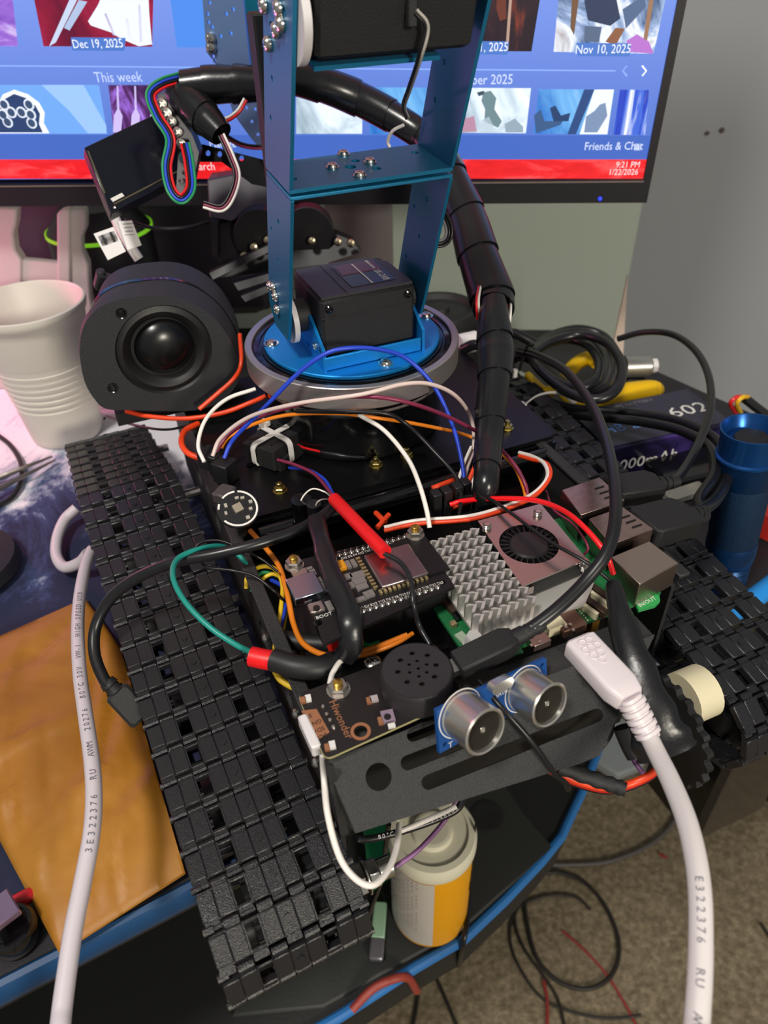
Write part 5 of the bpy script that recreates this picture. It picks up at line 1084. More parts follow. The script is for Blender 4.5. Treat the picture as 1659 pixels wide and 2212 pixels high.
mb = MB(); a = P(682, 1130, .1); mb.cyl(a, a + Zv * .012, .0036, n=20); obj('capacitor_can', mb, mat('can_dark', '1b1b1f', .25), None, 'thinner black capacitor just right of the upright one', 'capacitor')
JUM = mat('jumper_black', '151517', .5)
def jumper(label, px, py, z, dx, dy, dz, dirv=None, par=None):
    mb = MB(); mb.box((0, 0, dz / 2), (dx, dy, dz), frame(P(px, py, z), dirv or U, z=Zv), ch=.0004); return obj('wire_plug', mb, JUM, par, label, 'plug')
jumper('black jumper plug at the root of the blue arching wire', 462, 1008, .1035, .010, .012, .010, U + V * .8)
jumper('black jumper plug between the wire root and the round board', 490, 1036, .1005, .010, .010, .012, U + V * .8)
mb = MB(); mb.box((0, 0, 0), (.010, .009, .006), frame(P(486, 1068, .108), U + V, z=Zv), ch=.0008); obj('plug', mb, mat('plug_grey', '4a4646', .45), None, 'dark grey translucent plug at the edge of the round board', 'plug')
for k, (x, y) in enumerate(((940, 1125), (962, 1118), (985, 1108), (1002, 1100))):
    jumper(('first', 'second', 'third', 'fourth')[k] + ' from the left of the black wire plugs behind the heatsink', x, y, .096, .0045, .006, .018)
# ---- video plug, usb plugs
def box_plug(nm, label, p0, p1, w0, h0, mt, cat='plug', relief=0, steps=None):
    t = thing(nm, label, cat, p0); d = p1 - p0; L_ = d.length; M_ = frame(p0, d, z=Zv)
    mb = MB(M_); mb.rings([[(0, -w0 * .42, -h0 * .42), (0, w0 * .42, -h0 * .42), (0, w0 * .42, h0 * .42), (0, -w0 * .42, h0 * .42)], [(L_ * .04, -w0 / 2, -h0 / 2), (L_ * .04, w0 / 2, -h0 / 2), (L_ * .04, w0 / 2, h0 / 2), (L_ * .04, -w0 / 2, h0 / 2)],
                           [(L_ * .82, -w0 / 2, -h0 / 2), (L_ * .82, w0 / 2, -h0 / 2), (L_ * .82, w0 / 2, h0 / 2), (L_ * .82, -w0 / 2, h0 / 2)], [(L_, -w0 * .34, -h0 * .38), (L_, w0 * .34, -h0 * .38), (L_, w0 * .34, h0 * .38), (L_, -w0 * .34, h0 * .38)]])
    obj('plug_body', mb, mt, t, bevel=.0008); return t, M_, L_
vp, VM, VL = box_plug('video_plug', 'black video cable plug lying behind the ultrasonic sensor', P(985, 1440, .110), P(1112, 1378, .114), .0105, .0075, BLKM)
mb = MB(VM); mb.box((-.0015, 0, 0), (.006, .006, .003)); obj('plug_tip', mb, STEEL, vp)
mb = MB(VM); mb.rings([[(VL + x, r * math.cos(a), r * math.sin(a)) for a in [2 * math.pi * k / 12 for k in range(12)]] for x, r in ((-.001, .0034), (.004, .0034), (.004, .0028), (.006, .0032), (.008, .0026), (.010, .0030), (.013, .0024))]); obj('strain_relief', mb, BLKM, vp)
vc = [(1112, 1378, .114), (1140, 1362, .115), (1200, 1318, .120), (1262, 1258, .126), (1312, 1190, .134), (1330, 1110, .140), (1324, 1020, .140), (1305, 940, .136), (1272, 865, .128), (1220, 800, .118), (1160, 768, .105), (1120, 758, .095)]
vo = wire('video_cable', 'thick black cable arching from the video plug over the ports to the coil', 'cable', vc, .0026, CABLE, n=14, k=9)
pth = spline([P(*p) for p in vc], 20); obj('printed_text', text_on_path('AWM', pth[8:], .0030, .0026), GREYPRINT, vo)
up1, UM1, UL1 = box_plug('usb_plug', 'black plug in the rear one of the two silver ports', P(1318, 1062, .108), P(1425, 1046, .105), .0170, .0085, BLKM)
up2, UM2, UL2 = box_plug('usb_plug', 'larger black plug in the front one of the two silver ports', P(1385, 1140, .1085), P(1492, 1112, .103), .0210, .0100, BLKM)
for up, UM_, UL_ in ((up1, UM1, UL1), (up2, UM2, UL2)):
    for k in range(3):
        mb = MB(UM_); mb.cyl((UL_ + k * .0035 - .001, 0, 0), (UL_ + k * .0035 + .0012, 0, 0), .0040 - .0003 * k, n=14); obj('relief_ring', mb, BLKM, up)
    mb = MB(UM_); mb.cyl((UL_ - .002, 0, 0), (UL_ + .011, 0, 0), .0029, n=12); obj('relief_core', mb, BLKM, up)
wire('usb_cable', 'black cable from the rear port plug looping up behind to the cable coil', 'cable', [tuple(UM1 @ Vc((UL1 + .008, 0, 0))) + (0,)] + [tuple(P(*p)) + (0,) for p in ((1480, 1010, .098), (1512, 950, .096), (1535, 880, .096), (1530, 810, .096), (1500, 755, .094), (1450, 722, .088), (1390, 718, .080), (1335, 732, .070))], .0024, CABLE, n=12)
wire('usb_cable', 'thick black cable from the front port plug sweeping back left under the coil, outer', 'cable', [tuple(UM2 @ Vc((UL2 + .006, .001, 0))) + (0,)] + [tuple(P(*p)) + (0,) for p in ((1545, 1080, .090), (1572, 1020, .085), (1550, 955, .080), (1490, 918, .074), (1410, 898, .066), (1320, 888, .060), (1230, 880, .055), (1150, 850, .050), (1100, 810, .045))], .0033, CABLE, n=12)
wire('usb_cable', 'thick black cable lying just inside the outer sweeping one', 'cable', [tuple(UM2 @ Vc((UL2 + .006, -.003, 0))) + (0,)] + [tuple(P(*p)) + (0,) for p in ((1510, 1080, .092), (1545, 1020, .088), (1530, 965, .082), (1470, 930, .075), (1390, 912, .067), (1300, 902, .060), (1210, 890, .048), (1130, 858, .040))], .0032, CABLE, n=12)
# coil
coil = thing('cable_coil', 'bundle of coiled black cable tied at its left end, beside the black sleeve', 'cable', P(1230, 800, .0))
ccx = [(1145, 760), (1190, 732), (1250, 718), (1305, 735), (1335, 780), (1325, 830), (1280, 852), (1220, 835), (1165, 790)]
for k in range(5):
    dx = (-8, 6, -22, -38, 4)[k]; sc_ = (1.0, .94, .86, .78, 1.04)[k]
    pts = []
    for i, (x, y) in enumerate(ccx):
        X = 1145 + (x - 1145) * sc_; Y = 770 + (y - 770) * sc_ + (k - 2) * 4; pts.append(P(X, Y, .060 + .007 * k + .004 * math.sin(i + k)))
    mb = MB(); mb.tube(spline(pts + [pts[0]], 9), .0033, 12); o = obj('cable_turn', mb, CABLE, coil, ang=60)
    if k == 3: obj('printed_text', text_on_path('AWM 2725', spline(pts, 20)[24:], .0030, .0027), GREYPRINT, o)
mb = MB(); a, b = P(1148, 742, .11), P(1122, 800, .085); mb.tube(spline([a, (a + b) / 2 + Zv * .006, b], 6), .0010, 8); obj('twist_tie', mb, BLKM, coil)
mb = MB(); mb.box((0, 0, 0), (.003, .003, .006), frame(P(1112, 806, .085), U, z=Zv), ch=.0004); obj('tie_end', mb, PRINT, coil)
zt = thing('cable_tie', 'loose white cable tie with its square head in the air left of the yellow pliers', 'cable tie', P(1125, 880, .06))
mb = MB(); mb.flat(spline([P(1130, 876, .075), P(1160, 855, .080), P(1195, 848, .080), P(1225, 856, .074), P(1240, 870, .062)], 8), .0006, .0022, 8); obj('band', mb, ZT, zt)
mb = MB(); mb.box((0, 0, 0), (.0062, .0050, .0060), frame(P(1126, 879, .074), U + V * .5, z=Zv + U * .4), ch=.0008); obj('head', mb, ZT, zt)
for k, (pts, r) in enumerate((([(1100, 780, .05), (1160, 880, .03), (1210, 925, .02), (1270, 918, .02), (1290, 890, .025)], .0022), ([(1080, 880, .06), (1130, 930, .05), (1200, 955, .04), (1270, 930, .03)], .0022), ([(1090, 985, .09), (1130, 968, .085), (1160, 940, .075), (1165, 900, .06)], .0016))):
    wire('cable', ('black cable loop drooping left of the yellow pliers', 'black cable hugging the right edge of the rear deck', 'thin glossy black cable bending over the right track rear')[k], 'cable', pts, r, CABLE, n=10)
for k in range(4):
    x, y, z = ((1030, 745, .10), (1050, 800, .09), (1110, 720, .09), (1130, 770, .07))[k]
    wire('cable', ('short black cable stub behind the sleeve, upper left', 'short black cable stub behind the sleeve, lower left', 'short black cable stub right of the sleeve, upper', 'short black cable stub right of the sleeve, lower')[k], 'cable', [(x - 30, y + 10, z), (x, y, z + .006), (x + 45, y + 22, z)], .0036, CABLE, n=12)
mb = MB(); a = P(1012, 740, .09); mb.lathe([(.0075, -.008), (.0075, .006), (.006, .008)], 20, frame(a, V, z=U)); obj('plastic_spool', mb, WHT, None, 'white round spool tucked between the steel ring and the black sleeve', 'spool')
# ================================================================== right side of the desk
YEL = mat('plier_yellow', 'e8b800', .5)
pl_ = thing('pliers', 'pliers with yellow rubber handles behind the black cables', 'pliers', P(1330, 900, 0))
def blob(nm, pts, par, mt, lab=None):
    path = spline([P(x, y, z) for x, y, z, r in pts], 8); rr = []
    for i in range(len(pts) - 1):
        for j in range(8): rr.append(pts[i][3] + (pts[i + 1][3] - pts[i][3]) * j / 8)
    rr.append(pts[-1][3]); mb = MB(); n = len(path); mb.flat(path, lambda t: rr[min(n - 1, int(round(t * (n - 1))))], lambda t: rr[min(n - 1, int(round(t * (n - 1))))], 14); return obj(nm, mb, mt, par, lab, ang=60)
blob('handle', [(1200, 835, .032, .003), (1240, 862, .030, .0075), (1290, 868, .028, .0088), (1350, 852, .026, .0095), (1405, 844, .024, .0088), (1422, 843, .024, .0070), (1432, 843, .024, .0036)], pl_, YEL)
blob('handle', [(1140, 810, .034, .003), (1175, 845, .034, .0045), (1205, 835, .034, .0050), (1240, 790, .040, .0060), (1270, 775, .044, .0060), (1286, 786, .044, .0040)], pl_, YEL)
mb = MB(); mb.flat([P(1100, 800, .03), P(1140, 820, .03)], .004, .003, 10); obj('jaw', mb, STEEL, pl_)
mo = thing('small_motor', 'small silver motor with a white gear behind the pliers', 'motor', P(1380, 812, 0))
a, b = P(1348, 792, .034), P(1402, 790, .034); mb = MB(); mb.cyl(a, b, .0095, n=24); mb.cyl(b, b + (b - a).normalized() * .003, .005, n=16); obj('motor_can', mb, mat('motor_tin', 'a9a8a4', .35, .8), mo, bevel=.0006)
mb = MB(); mb.cyl(b + (b - a).normalized() * .002, b + (b - a).normalized() * .006, .0060, n=9); obj('gear', mb, WHT, mo)
mb = MB(); c = (a + b) / 2 - Vc((0, 0, .021)); mb.box((0, 0, 0), (.018, .016, .024), T(c), ch=.002); obj('motor_foot', mb, BLKM, mo)
# battery pack
bp_ = thing('battery_pack', 'purple and black battery pack with white numbers, beside the blue flashlight', 'battery', P(1450, 1000, 0))
zt_ = .040
c0, c1, c2 = P(1300, 972, zt_), P(1562, 915, zt_), P(1590, 858, zt_)
bx_ = (c1 - c0); bx_.z = 0; by_ = Zv.cross(bx_).normalized(); Lb = bx_.length + .004; db = .052
BM = frame(c0 + bx_.normalized() * .004, bx_, z=Zv)
BPK = ramp_mat('battery_wrap', [(.38, '0d0b16'), (.50, '1c1638'), (.62, '3a2a6a'), (.75, '15101f')], scale=18, stretch=(.6, 2, 2), rough=.25, dist=1)
mb = MB(BM); mb.box((Lb / 2, db / 2, -zt_ / 2 + .0002), (Lb, db, zt_ - .0006), ch=.002); obj('pack', mb, BPK, bp_)
mb = MB(BM); mb.box((Lb / 2, db / 2, .0001), (Lb * .98, db * .96, .0004)); obj('top_label', mb, mat('label_slate', '2c2a3c', .3), bp_)
mb = MB(BM); mb.text('602', .018, T((Lb - .020, .024, .0005)), sx=1.25); obj('printed_text', mb, PRINT, bp_)
mb = MB(BM); mb.text('HB Z', .014, T((.024, .020, .0005)), sx=1.0); obj('printed_text', mb, mat('print_blue', '5a86c8', .5), bp_)
mb = MB(BM); mb.text('LITHIUM BATTERY', .005, T((Lb - .06, .046, .0005)), sx=1.2); obj('printed_text', mb, GREYPRINT, bp_)
mb = MB(BM); mb.text('6000mAh', .0130, frame((.034, -.0002, -.018), (1, 0, 0), z=(0, -1, 0)), sx=1.1); obj('printed_text', mb, PRINT, bp_)
ribw = (('wire_red2', 'd02828', 0), ('wire_yellow2', 'e0b020', .003))
for k, (nm, cc_, dx) in enumerate(ribw):
    mb = MB(); mb.tube(spline([P(1590 + k * 10, 892, .034), P(1578 + k * 14, 872, .050), P(1592 + k * 12, 858, .055), P(1612 + k * 5, 858, .050)], 6), .0017, 8); obj('lead', mb, mat(nm, cc_, .4), bp_)
mb = MB(); mb.tube(spline([P(1608, 860, .05), P(1640, 885, .04), P(1675, 910, .03)], 6), .0035, 8); obj('lead', mb, CABLE, bp_)
mb = MB(); mb.box((0, 0, 0), (.10, .034, .022), frame(P(1500, 1040, .0) + Vc((.010, .0, .0115)), bx_, z=Zv), ch=.002); obj('black_case', mb, BLKG, None, 'glossy black case lying in front of the battery pack', 'case')
mb = MB(); mb.box((0, 0, 0), (.030, .010, .006), frame(P(1480, 1065, .0285), U, z=Zv), ch=.001); obj('grey_bar', mb, mat('bar_grey', '77766e', .5), None, 'light grey bar lying behind the front port plug', 'bar')
# flashlight
FB = mat('flash_blue', '0e3560', .38, .6); FK = mat('flash_knurl', '12304f', .55, .5, bump=1.0, bscale=1600); FBR = mat('flash_bright', '1a4f90', .28, .7)
fl_t, fl_b = P(1628, 925, .112), P(1563, 1262, .001)
fl = thing('flashlight', 'dark blue metal flashlight standing upright at the right edge', 'flashlight', fl_b); fd = fl_t - fl_b; H = fd.length; FM = frame(fl_b, fd.orthogonal(), z=fd)
mb = MB(FM); mb.lathe([(.0110, 0), (.0122, .002), (.0122, .006)] + [(r, .006 + .0022 * i) for i, r in enumerate((.0112, .0126, .0112, .0128, .0114, .0130, .0116, .0132))] + [(.0140, .026), (.0145, .034), (.0138, .0365)], 48); obj('tail_cap', mb, FB, fl)
mb = MB(FM); mb.lathe([(.0136, .0365), (.0139, .0375), (.0148, .076), (.0146, .078)], 48, None, False, False); obj('grip', mb, FK, fl)
mb = MB(FM); mb.lathe([(.0146, .078), (.0150, .079), (.0158, H - .022), (.0166, H - .018)], 48, None, False, False); obj('neck', mb, FB, fl)
mb = MB(FM); mb.lathe([(.0166, H - .018), (.0172, H - .0172), (.0172, H - .0160), (.0160, H - .0152), (.0160, H - .005), (.0168, H - .001), (.0168, H), (.0158, H), (.0140, H - .006), (.0125, H - .0085), (.0, H - .0085)], 56, None, False, True); obj('head', mb, FBR, fl)
mb = MB(FM); mb.lathe([(.0092, H - .0085), (.0092, H - .0060), (.0085, H - .0052), (0, H - .0050)], 36); obj('button', mb, BLKM, fl)
mb = MB(); q_ = [P(1645, 1110, .02), P(1665, 1040, .03), P(1700, 1060, .03), P(1690, 1130, .02)]; mb.rings([[tuple(p) for p in q_], [tuple(p - Zv * .018) for p in q_]]); obj('red_object', mb, mat('red_orange', 'd8342a', .45), None, 'red orange plastic piece at the right edge beside the flashlight', 'plastic piece')
# things below the desk on the right
mb = MB(); bt_ = [P(1398, 1392, -.002), P(1530, 1312, -.002), P(1590, 1276, .0), P(1700, 1196, .002)]; mb.tube([p - en * .0105 for p in bt_], .0062, 18); obj('blue_tube', mb, mat('tube_blue', '1f86d6', .42), None, 'bright blue tube lying along the desk edge at the right', 'tube', ang=60)
gx = thing('dark_device', 'black device with a small white light below the right end of the desk', 'device', P(1690, 1330, -.2))
M_ = frame(P(1688, 1318, -.16), U, z=Zv); mb = MB(M_); mb.box((0, 0, -.15), (.10, .09, .30), ch=.006); obj('body', mb, BLKG, gx)
mb = MB(); a = P(1640, 1285, -.158); mb.box((0, 0, 0), (.012, .010, .002), frame(a, U, z=Zv)); obj('white_light', mb, mat('white_light', 'ffffff', .3, emit=1.2, ecol='dff2ff'), gx)
mb = MB(); a = P(1636, 1312, -.159); mb.box((0, 0, 0), (.014, .004, .002), frame(a, U, z=Zv)); obj('orange_mark', mb, mat('orange_mark', 'd08a20', .4), gx)
mb = MB(); mb.box((0, 0, 0), (.10, .012, .008), frame(P(1640, 1262, -.03), ed, z=Zv), ch=.002); obj('cable_channel', mb, mat('channel_grey', '9a9088', .5), desk)
# ================================================================== left foreground
ENV = ramp_mat('mailer_paper', [(.3, '84500f'), (.5, '9c661a'), (.7, 'b07a2a')], scale=5, detail=6, rough=.5, stretch=(1, 2.2, 1), dist=.6, bump=0)
A_, B_, C_, D_ = P(-190, 1458, .006), P(183, 1292, .006), P(424, 1868, .006), P(127, 2058, .006)
MIDR = P(300, 1470, .006)
N = 44; vs = []; fs = []; rnd = random.Random(5)
cre = [(rnd.uniform(0, 1), rnd.uniform(0, 1), rnd.uniform(-.5, .5) - .5, rnd.uniform(.15, .5), rnd.uniform(.0008, .0022) * rnd.choice((-1, 1))) for _ in range(30)]
for j in range(N + 1):
    for i in range(N + 1):
        s_, t = i / N, j / N; p = (A_ * (1 - s_) + B_ * s_) * (1 - t) + (D_ * (1 - s_) + C_ * s_) * t
        p = p + U * (.010 * math.sin(math.pi * t) * s_)
        lp = ROB.inverted() @ p; lim = -.1640 - .0558 * lp.y
        if lp.x > lim: p = p - U * (lp.x - lim)
        edge = min(s_, 1 - s_, t, 1 - t); h = .006 * (1 - math.exp(-edge * 14)) + .0025 * math.sin(3.1 * s_ + 1) * math.sin(2.4 * t + .4) * min(1, edge * 6)
        for cx0, cy0, an, ln, am in cre:
            dx, dy = s_ - cx0, t - cy0; al = dx * math.cos(an) + dy * math.sin(an); pe = -dx * math.sin(an) + dy * math.cos(an)
            h += am * math.exp(-(abs(pe) / .020) ** 1.2) * math.exp(-(al / ln) ** 2) * min(1, edge * 12) * 1.5
        vs.append(tuple(p + Zv * h))
base = len(vs); vs += [(x, y, .0042) for x, y, z in vs]
for j in range(N):
    for i in range(N):
        a = j * (N + 1) + i; fs.append((a, a + 1, a + N + 2, a + N + 1)); fs.append((base + a, base + a + N + 1, base + a + N + 2, base + a + 1))
for i in range(N):
    for a, b in ((i, i + 1), (N * (N + 1) + i + 1, N * (N + 1) + i), ((i + 1) * (N + 1), i * (N + 1)), (i * (N + 1) + N, (i + 1) * (N + 1) + N)): fs.append((a, b, b + base, a + base))
mb = MB(); mb.add(vs, fs); obj('padded_envelope', mb, ENV, None, 'crumpled orange brown padded envelope on the desk, left of the robot', 'envelope', ang=70)
# white cable on the left
CW = mat('cable_white', 'cbc3ca', .42)
lc = [(165, 1098, .016), (140, 1122, .012), (124, 1160, .010), (122, 1200, .010), (140, 1225, .012), (172, 1215, .018), (190, 1195, .026)]
wire('white_cable', 'white cable bending in a small loop beside the left track', 'cable', lc, .0036, CW, n=16)
lm = [(198, 1188, .030), (184, 1225, .034), (172, 1290, .040), (168, 1360, .045), (172, 1450, .050), (184, 1540, .054), (198, 1640, .057), (203, 1720, .058), (198, 1800, .058), (180, 1900, .056), (160, 2000, .054), (146, 2090, .052), (134, 2180, .050), (126, 2260, .048), (110, 2420, .030), (90, 2700, -.05), (60, 3000, -.18)]
o = wire('white_cable', 'long white cable with grey print lying over the orange envelope', 'cable', lm, .0033, CW, n=18, k=9)
pth = spline([P(*p) for p in lm], 40); pth = pth[:int(len(pth) * .53)]; pth.reverse()
obj('printed_text', text_on_path('3E322376  RU  AWM  20276  80°C 30V  VW-1  HIGH SPEED USB', pth, .0036, .0033, step=.0030), mat('print_mid', '6a6670', .6), o)
# black usb cable on the left
lb_ = [(716, 1098, .112), (690, 1120, .112), (640, 1146, .112), (560, 1174, .112), (470, 1196, .110), (380, 1214, .106), (300, 1246, .098), (240, 1292, .088), (208, 1350, .078), (204, 1410, .070), (222, 1462, .062), (240, 1486, .058)]
wire('black_cable', 'black cable bending from the tray over the left track to its plug', 'cable', lb_, .0027, CABLE, n=14, k=9)
ep = thing('black_plug', 'square black cable plug hanging over the orange envelope at the track edge', 'plug', P(290, 1540, .03))
a, b = P(236, 1478, .0585), P(305, 1552, .045); d = (b - a); M_ = frame(a, d, z=(CAM - a).normalized()); L_ = d.length
mb = MB(M_); mb.rings([[(x, r * math.cos(2 * math.pi * k / 14), r * math.sin(2 * math.pi * k / 14)) for k in range(14)] for x, r in ((-.002, .0034), (.001, .0040), (.001, .0034), (.003, .0036), (.003, .0042), (.005, .0042))]); obj('strain_relief', mb, BLKM, ep)
mb = MB(M_); mb.box((L_ * .62, 0, 0), (L_ * .85, .0115, .0070), ch=.0012); obj('plug_body', mb, BLKM, ep)
# tweezers, cable and dark object at the left edge
TWZ = mat('tweezer_steel', '8f8782', .4, .8)
tw = thing('tweezers', 'grey steel tweezers pointing at the left track from the left edge', 'tweezers', P(0, 1050, .003))
for k, (y0, y1) in enumerate(((1028, 984), (1056, 992))):
    mb = MB(); mb.flat(spline([P(-40, y0 + 20, .006 + .004 * k), P(50, (y0 + y1) / 2 + 5, .009), P(112 + k * 6, y1 + 2, .006)], 8), lambda t: .0030 * (1 - .75 * t), lambda t: .0010, 10, up=Vc((0, 1, 0))); obj('arm', mb, TWZ, tw)
wire('thin_cable', 'thin black cable curving past the tweezers on the desk mat', 'cable', [(-20, 930, .004), (20, 960, .004), (45, 1000, .005), (45, 1040, .005), (25, 1075, .004), (-20, 1100, .004)], .0020, CABLE)
mb = MB(); mb.lathe([(.034, 0), (.036, .004), (.034, .012), (.02, .016), (0, .017)], 36, T(P(-75, 1240, .0025)), True, False); obj('dark_puck', mb, mat('puck', '16161c', .5), None, 'dark round object cut off by the left edge on the desk mat', 'object')
cm = thing('small_gadget', 'small round gadget with a shiny lilac square at the lower left edge', 'gadget', P(10, 2000, 0))
a = P(18, 1998, .012); mb = MB(); mb.lathe([(.0090, -.012), (.0100, -.010), (.0100, -.002), (.0088, 0), (.0075, 0), (.0065, -.0015), (0, -.0015)], 32, T(a)); obj('lens_ring', mb, BLKG, cm)
mb = MB(); mb.box((0, 0, 0), (.0115, .0125, .004), frame(P(2, 1968, .020), U + V * .4, z=Zv), ch=.0005); obj('lilac_square', mb, mat('lilac_metal', 'b79ac0', .2, .9), cm)
wire('red_cable', 'short red cable running from the gadget under the envelope', 'cable', [(28, 1952, .008), (55, 1938, .007), (80, 1928, .005)], .0032, mat('cable_red', 'b81824', .35))
# ================================================================== white power plug, right
WP = mat('plug_white', 'dcd2d6', .42)
pp_ = thing('power_plug', 'white power plug with an embossed berry mark in front of the computer', 'plug', P(1300, 1450, .09))
a, b = P(1252, 1392, .1010), P(1362, 1512, .1010); d = b - a; PM_ = frame(a, d, z=Zv); L_ = d.length
mb = MB(PM_)
def rr3(x, w_, h_, c=.22): q = rrect(-w_ / 2, -h_ / 2, w_ / 2, h_ / 2, min(w_, h_) * c, 3); return [(x, p[0], p[1]) for p in q]
mb.rings([rr3(-.0014, .0115, .0070), rr3(0, .0142, .0092), rr3(L_ * .80, .0142, .0092), rr3(L_ * .97, .0112, .0082), rr3(L_, .0096, .0074)]); obj('plug_body', mb, WP, pp_)
mb = MB(PM_ @ T((L_ * .30, 0, .0046)) @ Mx.Scale(1.25, 4))
for (x, y, r) in ((-.0048, .0013, .0015), (-.0048, -.0013, .0015), (-.0020, .0022, .0015), (-.0020, -.0000, .0015), (-.0020, -.0022, .0015), (.0008, .0013, .0015), (.0008, -.0013, .0015), (.0032, 0, .0014)):
    mb.lathe([(r, -.0001), (r * .92, .00022), (r * .8, .00022), (r * .72, -.0001)], 14, T((x, y, 0)), False, False)
obj('emblem', mb, WP, pp_)
e_ = P(1408, 1600, .0900); dd = (e_ - b).normalized(); SM_ = frame(b - dd * .001, dd, z=Zv); Ls = (e_ - b).length
mb = MB(SM_); mb.rings([rr3(0, .0094, .0076, .4), rr3(Ls, .0078, .0068, .45)]); obj('strain_relief', mb, WP, pp_)
for k in range(5):
    mb = MB(SM_); f = .10 + .18 * k; mb.rings([rr3(Ls * f, .0106 - .0012 * f, .0088 - .001 * f, .4), rr3(Ls * (f + .09), .0106 - .0012 * f, .0088 - .001 * f, .4)]); obj('relief_rib', mb, WP, pp_)
rc = [(1396, 1580, .0915), (1418, 1625, .092), (1450, 1690, .096), (1482, 1770, .100), (1502, 1850, .102), (1512, 1930, .102), (1514, 2020, .100), (1512, 2110, .098), (1506, 2200, .096), (1500, 2270, .094), (1480, 2450, .075), (1450, 2750, .0), (1420, 3000, -.15)]
o = wire('white_cable', 'white power cable with grey print falling to the bottom right', 'cable', rc, .0034, mat('cable_white_right', 'd9d2d2', .4), n=20, k=10)
pth = spline([P(*p) for p in rc], 40); obj('printed_text', text_on_path('E322376  RU  AWM  20276 VW-1', pth[190:], .0034, .0034, step=.0027), MATS['print_mid'], o)
# ================================================================== below the desk
zs = -.30
SEAT = mat('seat_black', '1d1e1d', .6, bump=.4, bscale=300)
seat = thing('chair_seat', 'black seat with a bright blue edge below the robot, seen past the desk', 'seat', P(900, 1900, zs - .1))
bd = [(1304, 1560), (1292, 1620), (1262, 1700), (1222, 1785), (1212, 1808), (1170, 1860), (1090, 1945), (1000, 2030), (900, 2088), (740, 2192), (640, 2250)]
bw = [P(x, y, zs) for x, y in bd]
poly = bw + [P(-420, 2320, zs), P(-420, 2000, zs), P(250, 1900, zs), P(900, 1500, zs), P(1250, 1440, zs)]
mb = MB(); mb.rings([[tuple(p - Zv * .05) for p in poly], [tuple(p) for p in poly]]); obj('cushion', mb, SEAT, seat)
mb = MB(); mb.tube(bw, .0042, 10); obj('blue_edge', mb, mat('piping_blue', '2a72b8', .45), seat, 'bright blue edge')
pq_ = [P(x, y, zs) for x, y in ((700, 1720), (1000, 1610), (1058, 1650), (1130, 1760), (1198, 1838), (1090, 1930), (1000, 2012), (860, 2090), (700, 2180), (500, 2200))]
mb = MB(); mb.rings([[tuple(p) for p in pq_], [tuple(p + Zv * .004) for p in pq_]]); obj('seat_panel', mb, mat('seat_panel', '2c2e2c', .6, bump=.5, bscale=240), seat, 'dark grey raised panel', bevel=.002)
mb = MB(); c = P(1052, 1762, zs + .004); mb.lathe([(.016, .0002), (.014, .0008), (.010, .0002), (0, .0001)], 28, T(c), False, False); obj('dimple', mb, SEAT, seat)
mb = MB(); c = P(820, 1640, zs - .05); mb.cyl(Vc((c.x, c.y, -.749)), Vc((c.x, c.y, zs - .0505)), .03, n=20); obj('seat_post', mb, BLKM, seat)
# canister
zc = zs + .0045; cb = P(928, 1962, zc); k_ = hit(935, 1798, cb, Vc((0, 1, 0))); Hc = k_.z - zc; Rc = .0300
can = thing('canister', 'white and yellow canister with a white lid standing on the seat', 'canister', cb)
lblm = mat('can_label', 'c9c2b8', .45); 
mb = MB(T(cb)); mb.lathe([(Rc * .92, 0), (Rc, .003), (Rc, Hc - .014), (Rc * .97, Hc - .012)], 56, None, True, True); obj('can_body', mb, mat('can_yellow', 'e8a200', .4), can)
mb = MB(T(cb)); n = 30; r2 = Rc + .0003; ring0 = []
pts = [(r2 * math.cos(math.radians(a)), r2 * math.sin(math.radians(a))) for a in [-215 + 125 * k / n for k in range(n + 1)]]
mb.rings([[(a, b, .010) for a, b in pts], [(a, b, Hc - .018) for a, b in pts]], False, False) if 0 else None
vs = []; fs = []
for k, (a, b) in enumerate(pts): vs += [(a, b, .006), (a, b, Hc - .015), (a * .985, b * .985, .006), (a * .985, b * .985, Hc - .015)]
for k in range(n): i = 4 * k; fs += [(i, i + 4, i + 5, i + 1), (i + 2, i + 3, i + 7, i + 6)]
mb.add(vs, fs); lo_ = obj('label', mb, lblm, can, 'off-white label side', recalc=False)
mb = MB(T(cb))
for k in range(16):
    z = .03 + k * .0055
    for j in range(12):
        a = math.radians(-185 + j * 6.5); mb.box((r2 * 1.002 * math.cos(a), r2 * 1.002 * math.sin(a), z), (.0003, .0028, .0010), None) if (j * 7 + k * 3) % 5 else None
props(obj('printed_lines', mb, mat('print_pale', 'a49e94', .6), lo_), kind='stuff')
mb = MB(T(cb)); 
for k in range(6):
    a = math.radians(-20 + k * 4); mb.box((r2 * math.cos(a), r2 * math.sin(a), .06 + k * .012), (.0006, .004, .014), RotZ(0))
obj('printed_letters', mb, mat('print_dark2', '2a2418', .5), can)
LID = mat('lid_white', 'e4e0c8', .4)
mb = MB(T(cb + Zv * (Hc - .012))); mb.lathe([(Rc * 1.04, 0), (Rc * 1.06, .002), (Rc * 1.06, .011), (Rc * 1.0, .0145), (Rc * .86, .0150), (Rc * .84, .0132), (Rc * .50, .0130), (Rc * .46, .0165), (Rc * .40, .0172), (Rc * .36, .0172), (0, .0165)], 56, None, True, False); obj('lid', mb, LID, can)
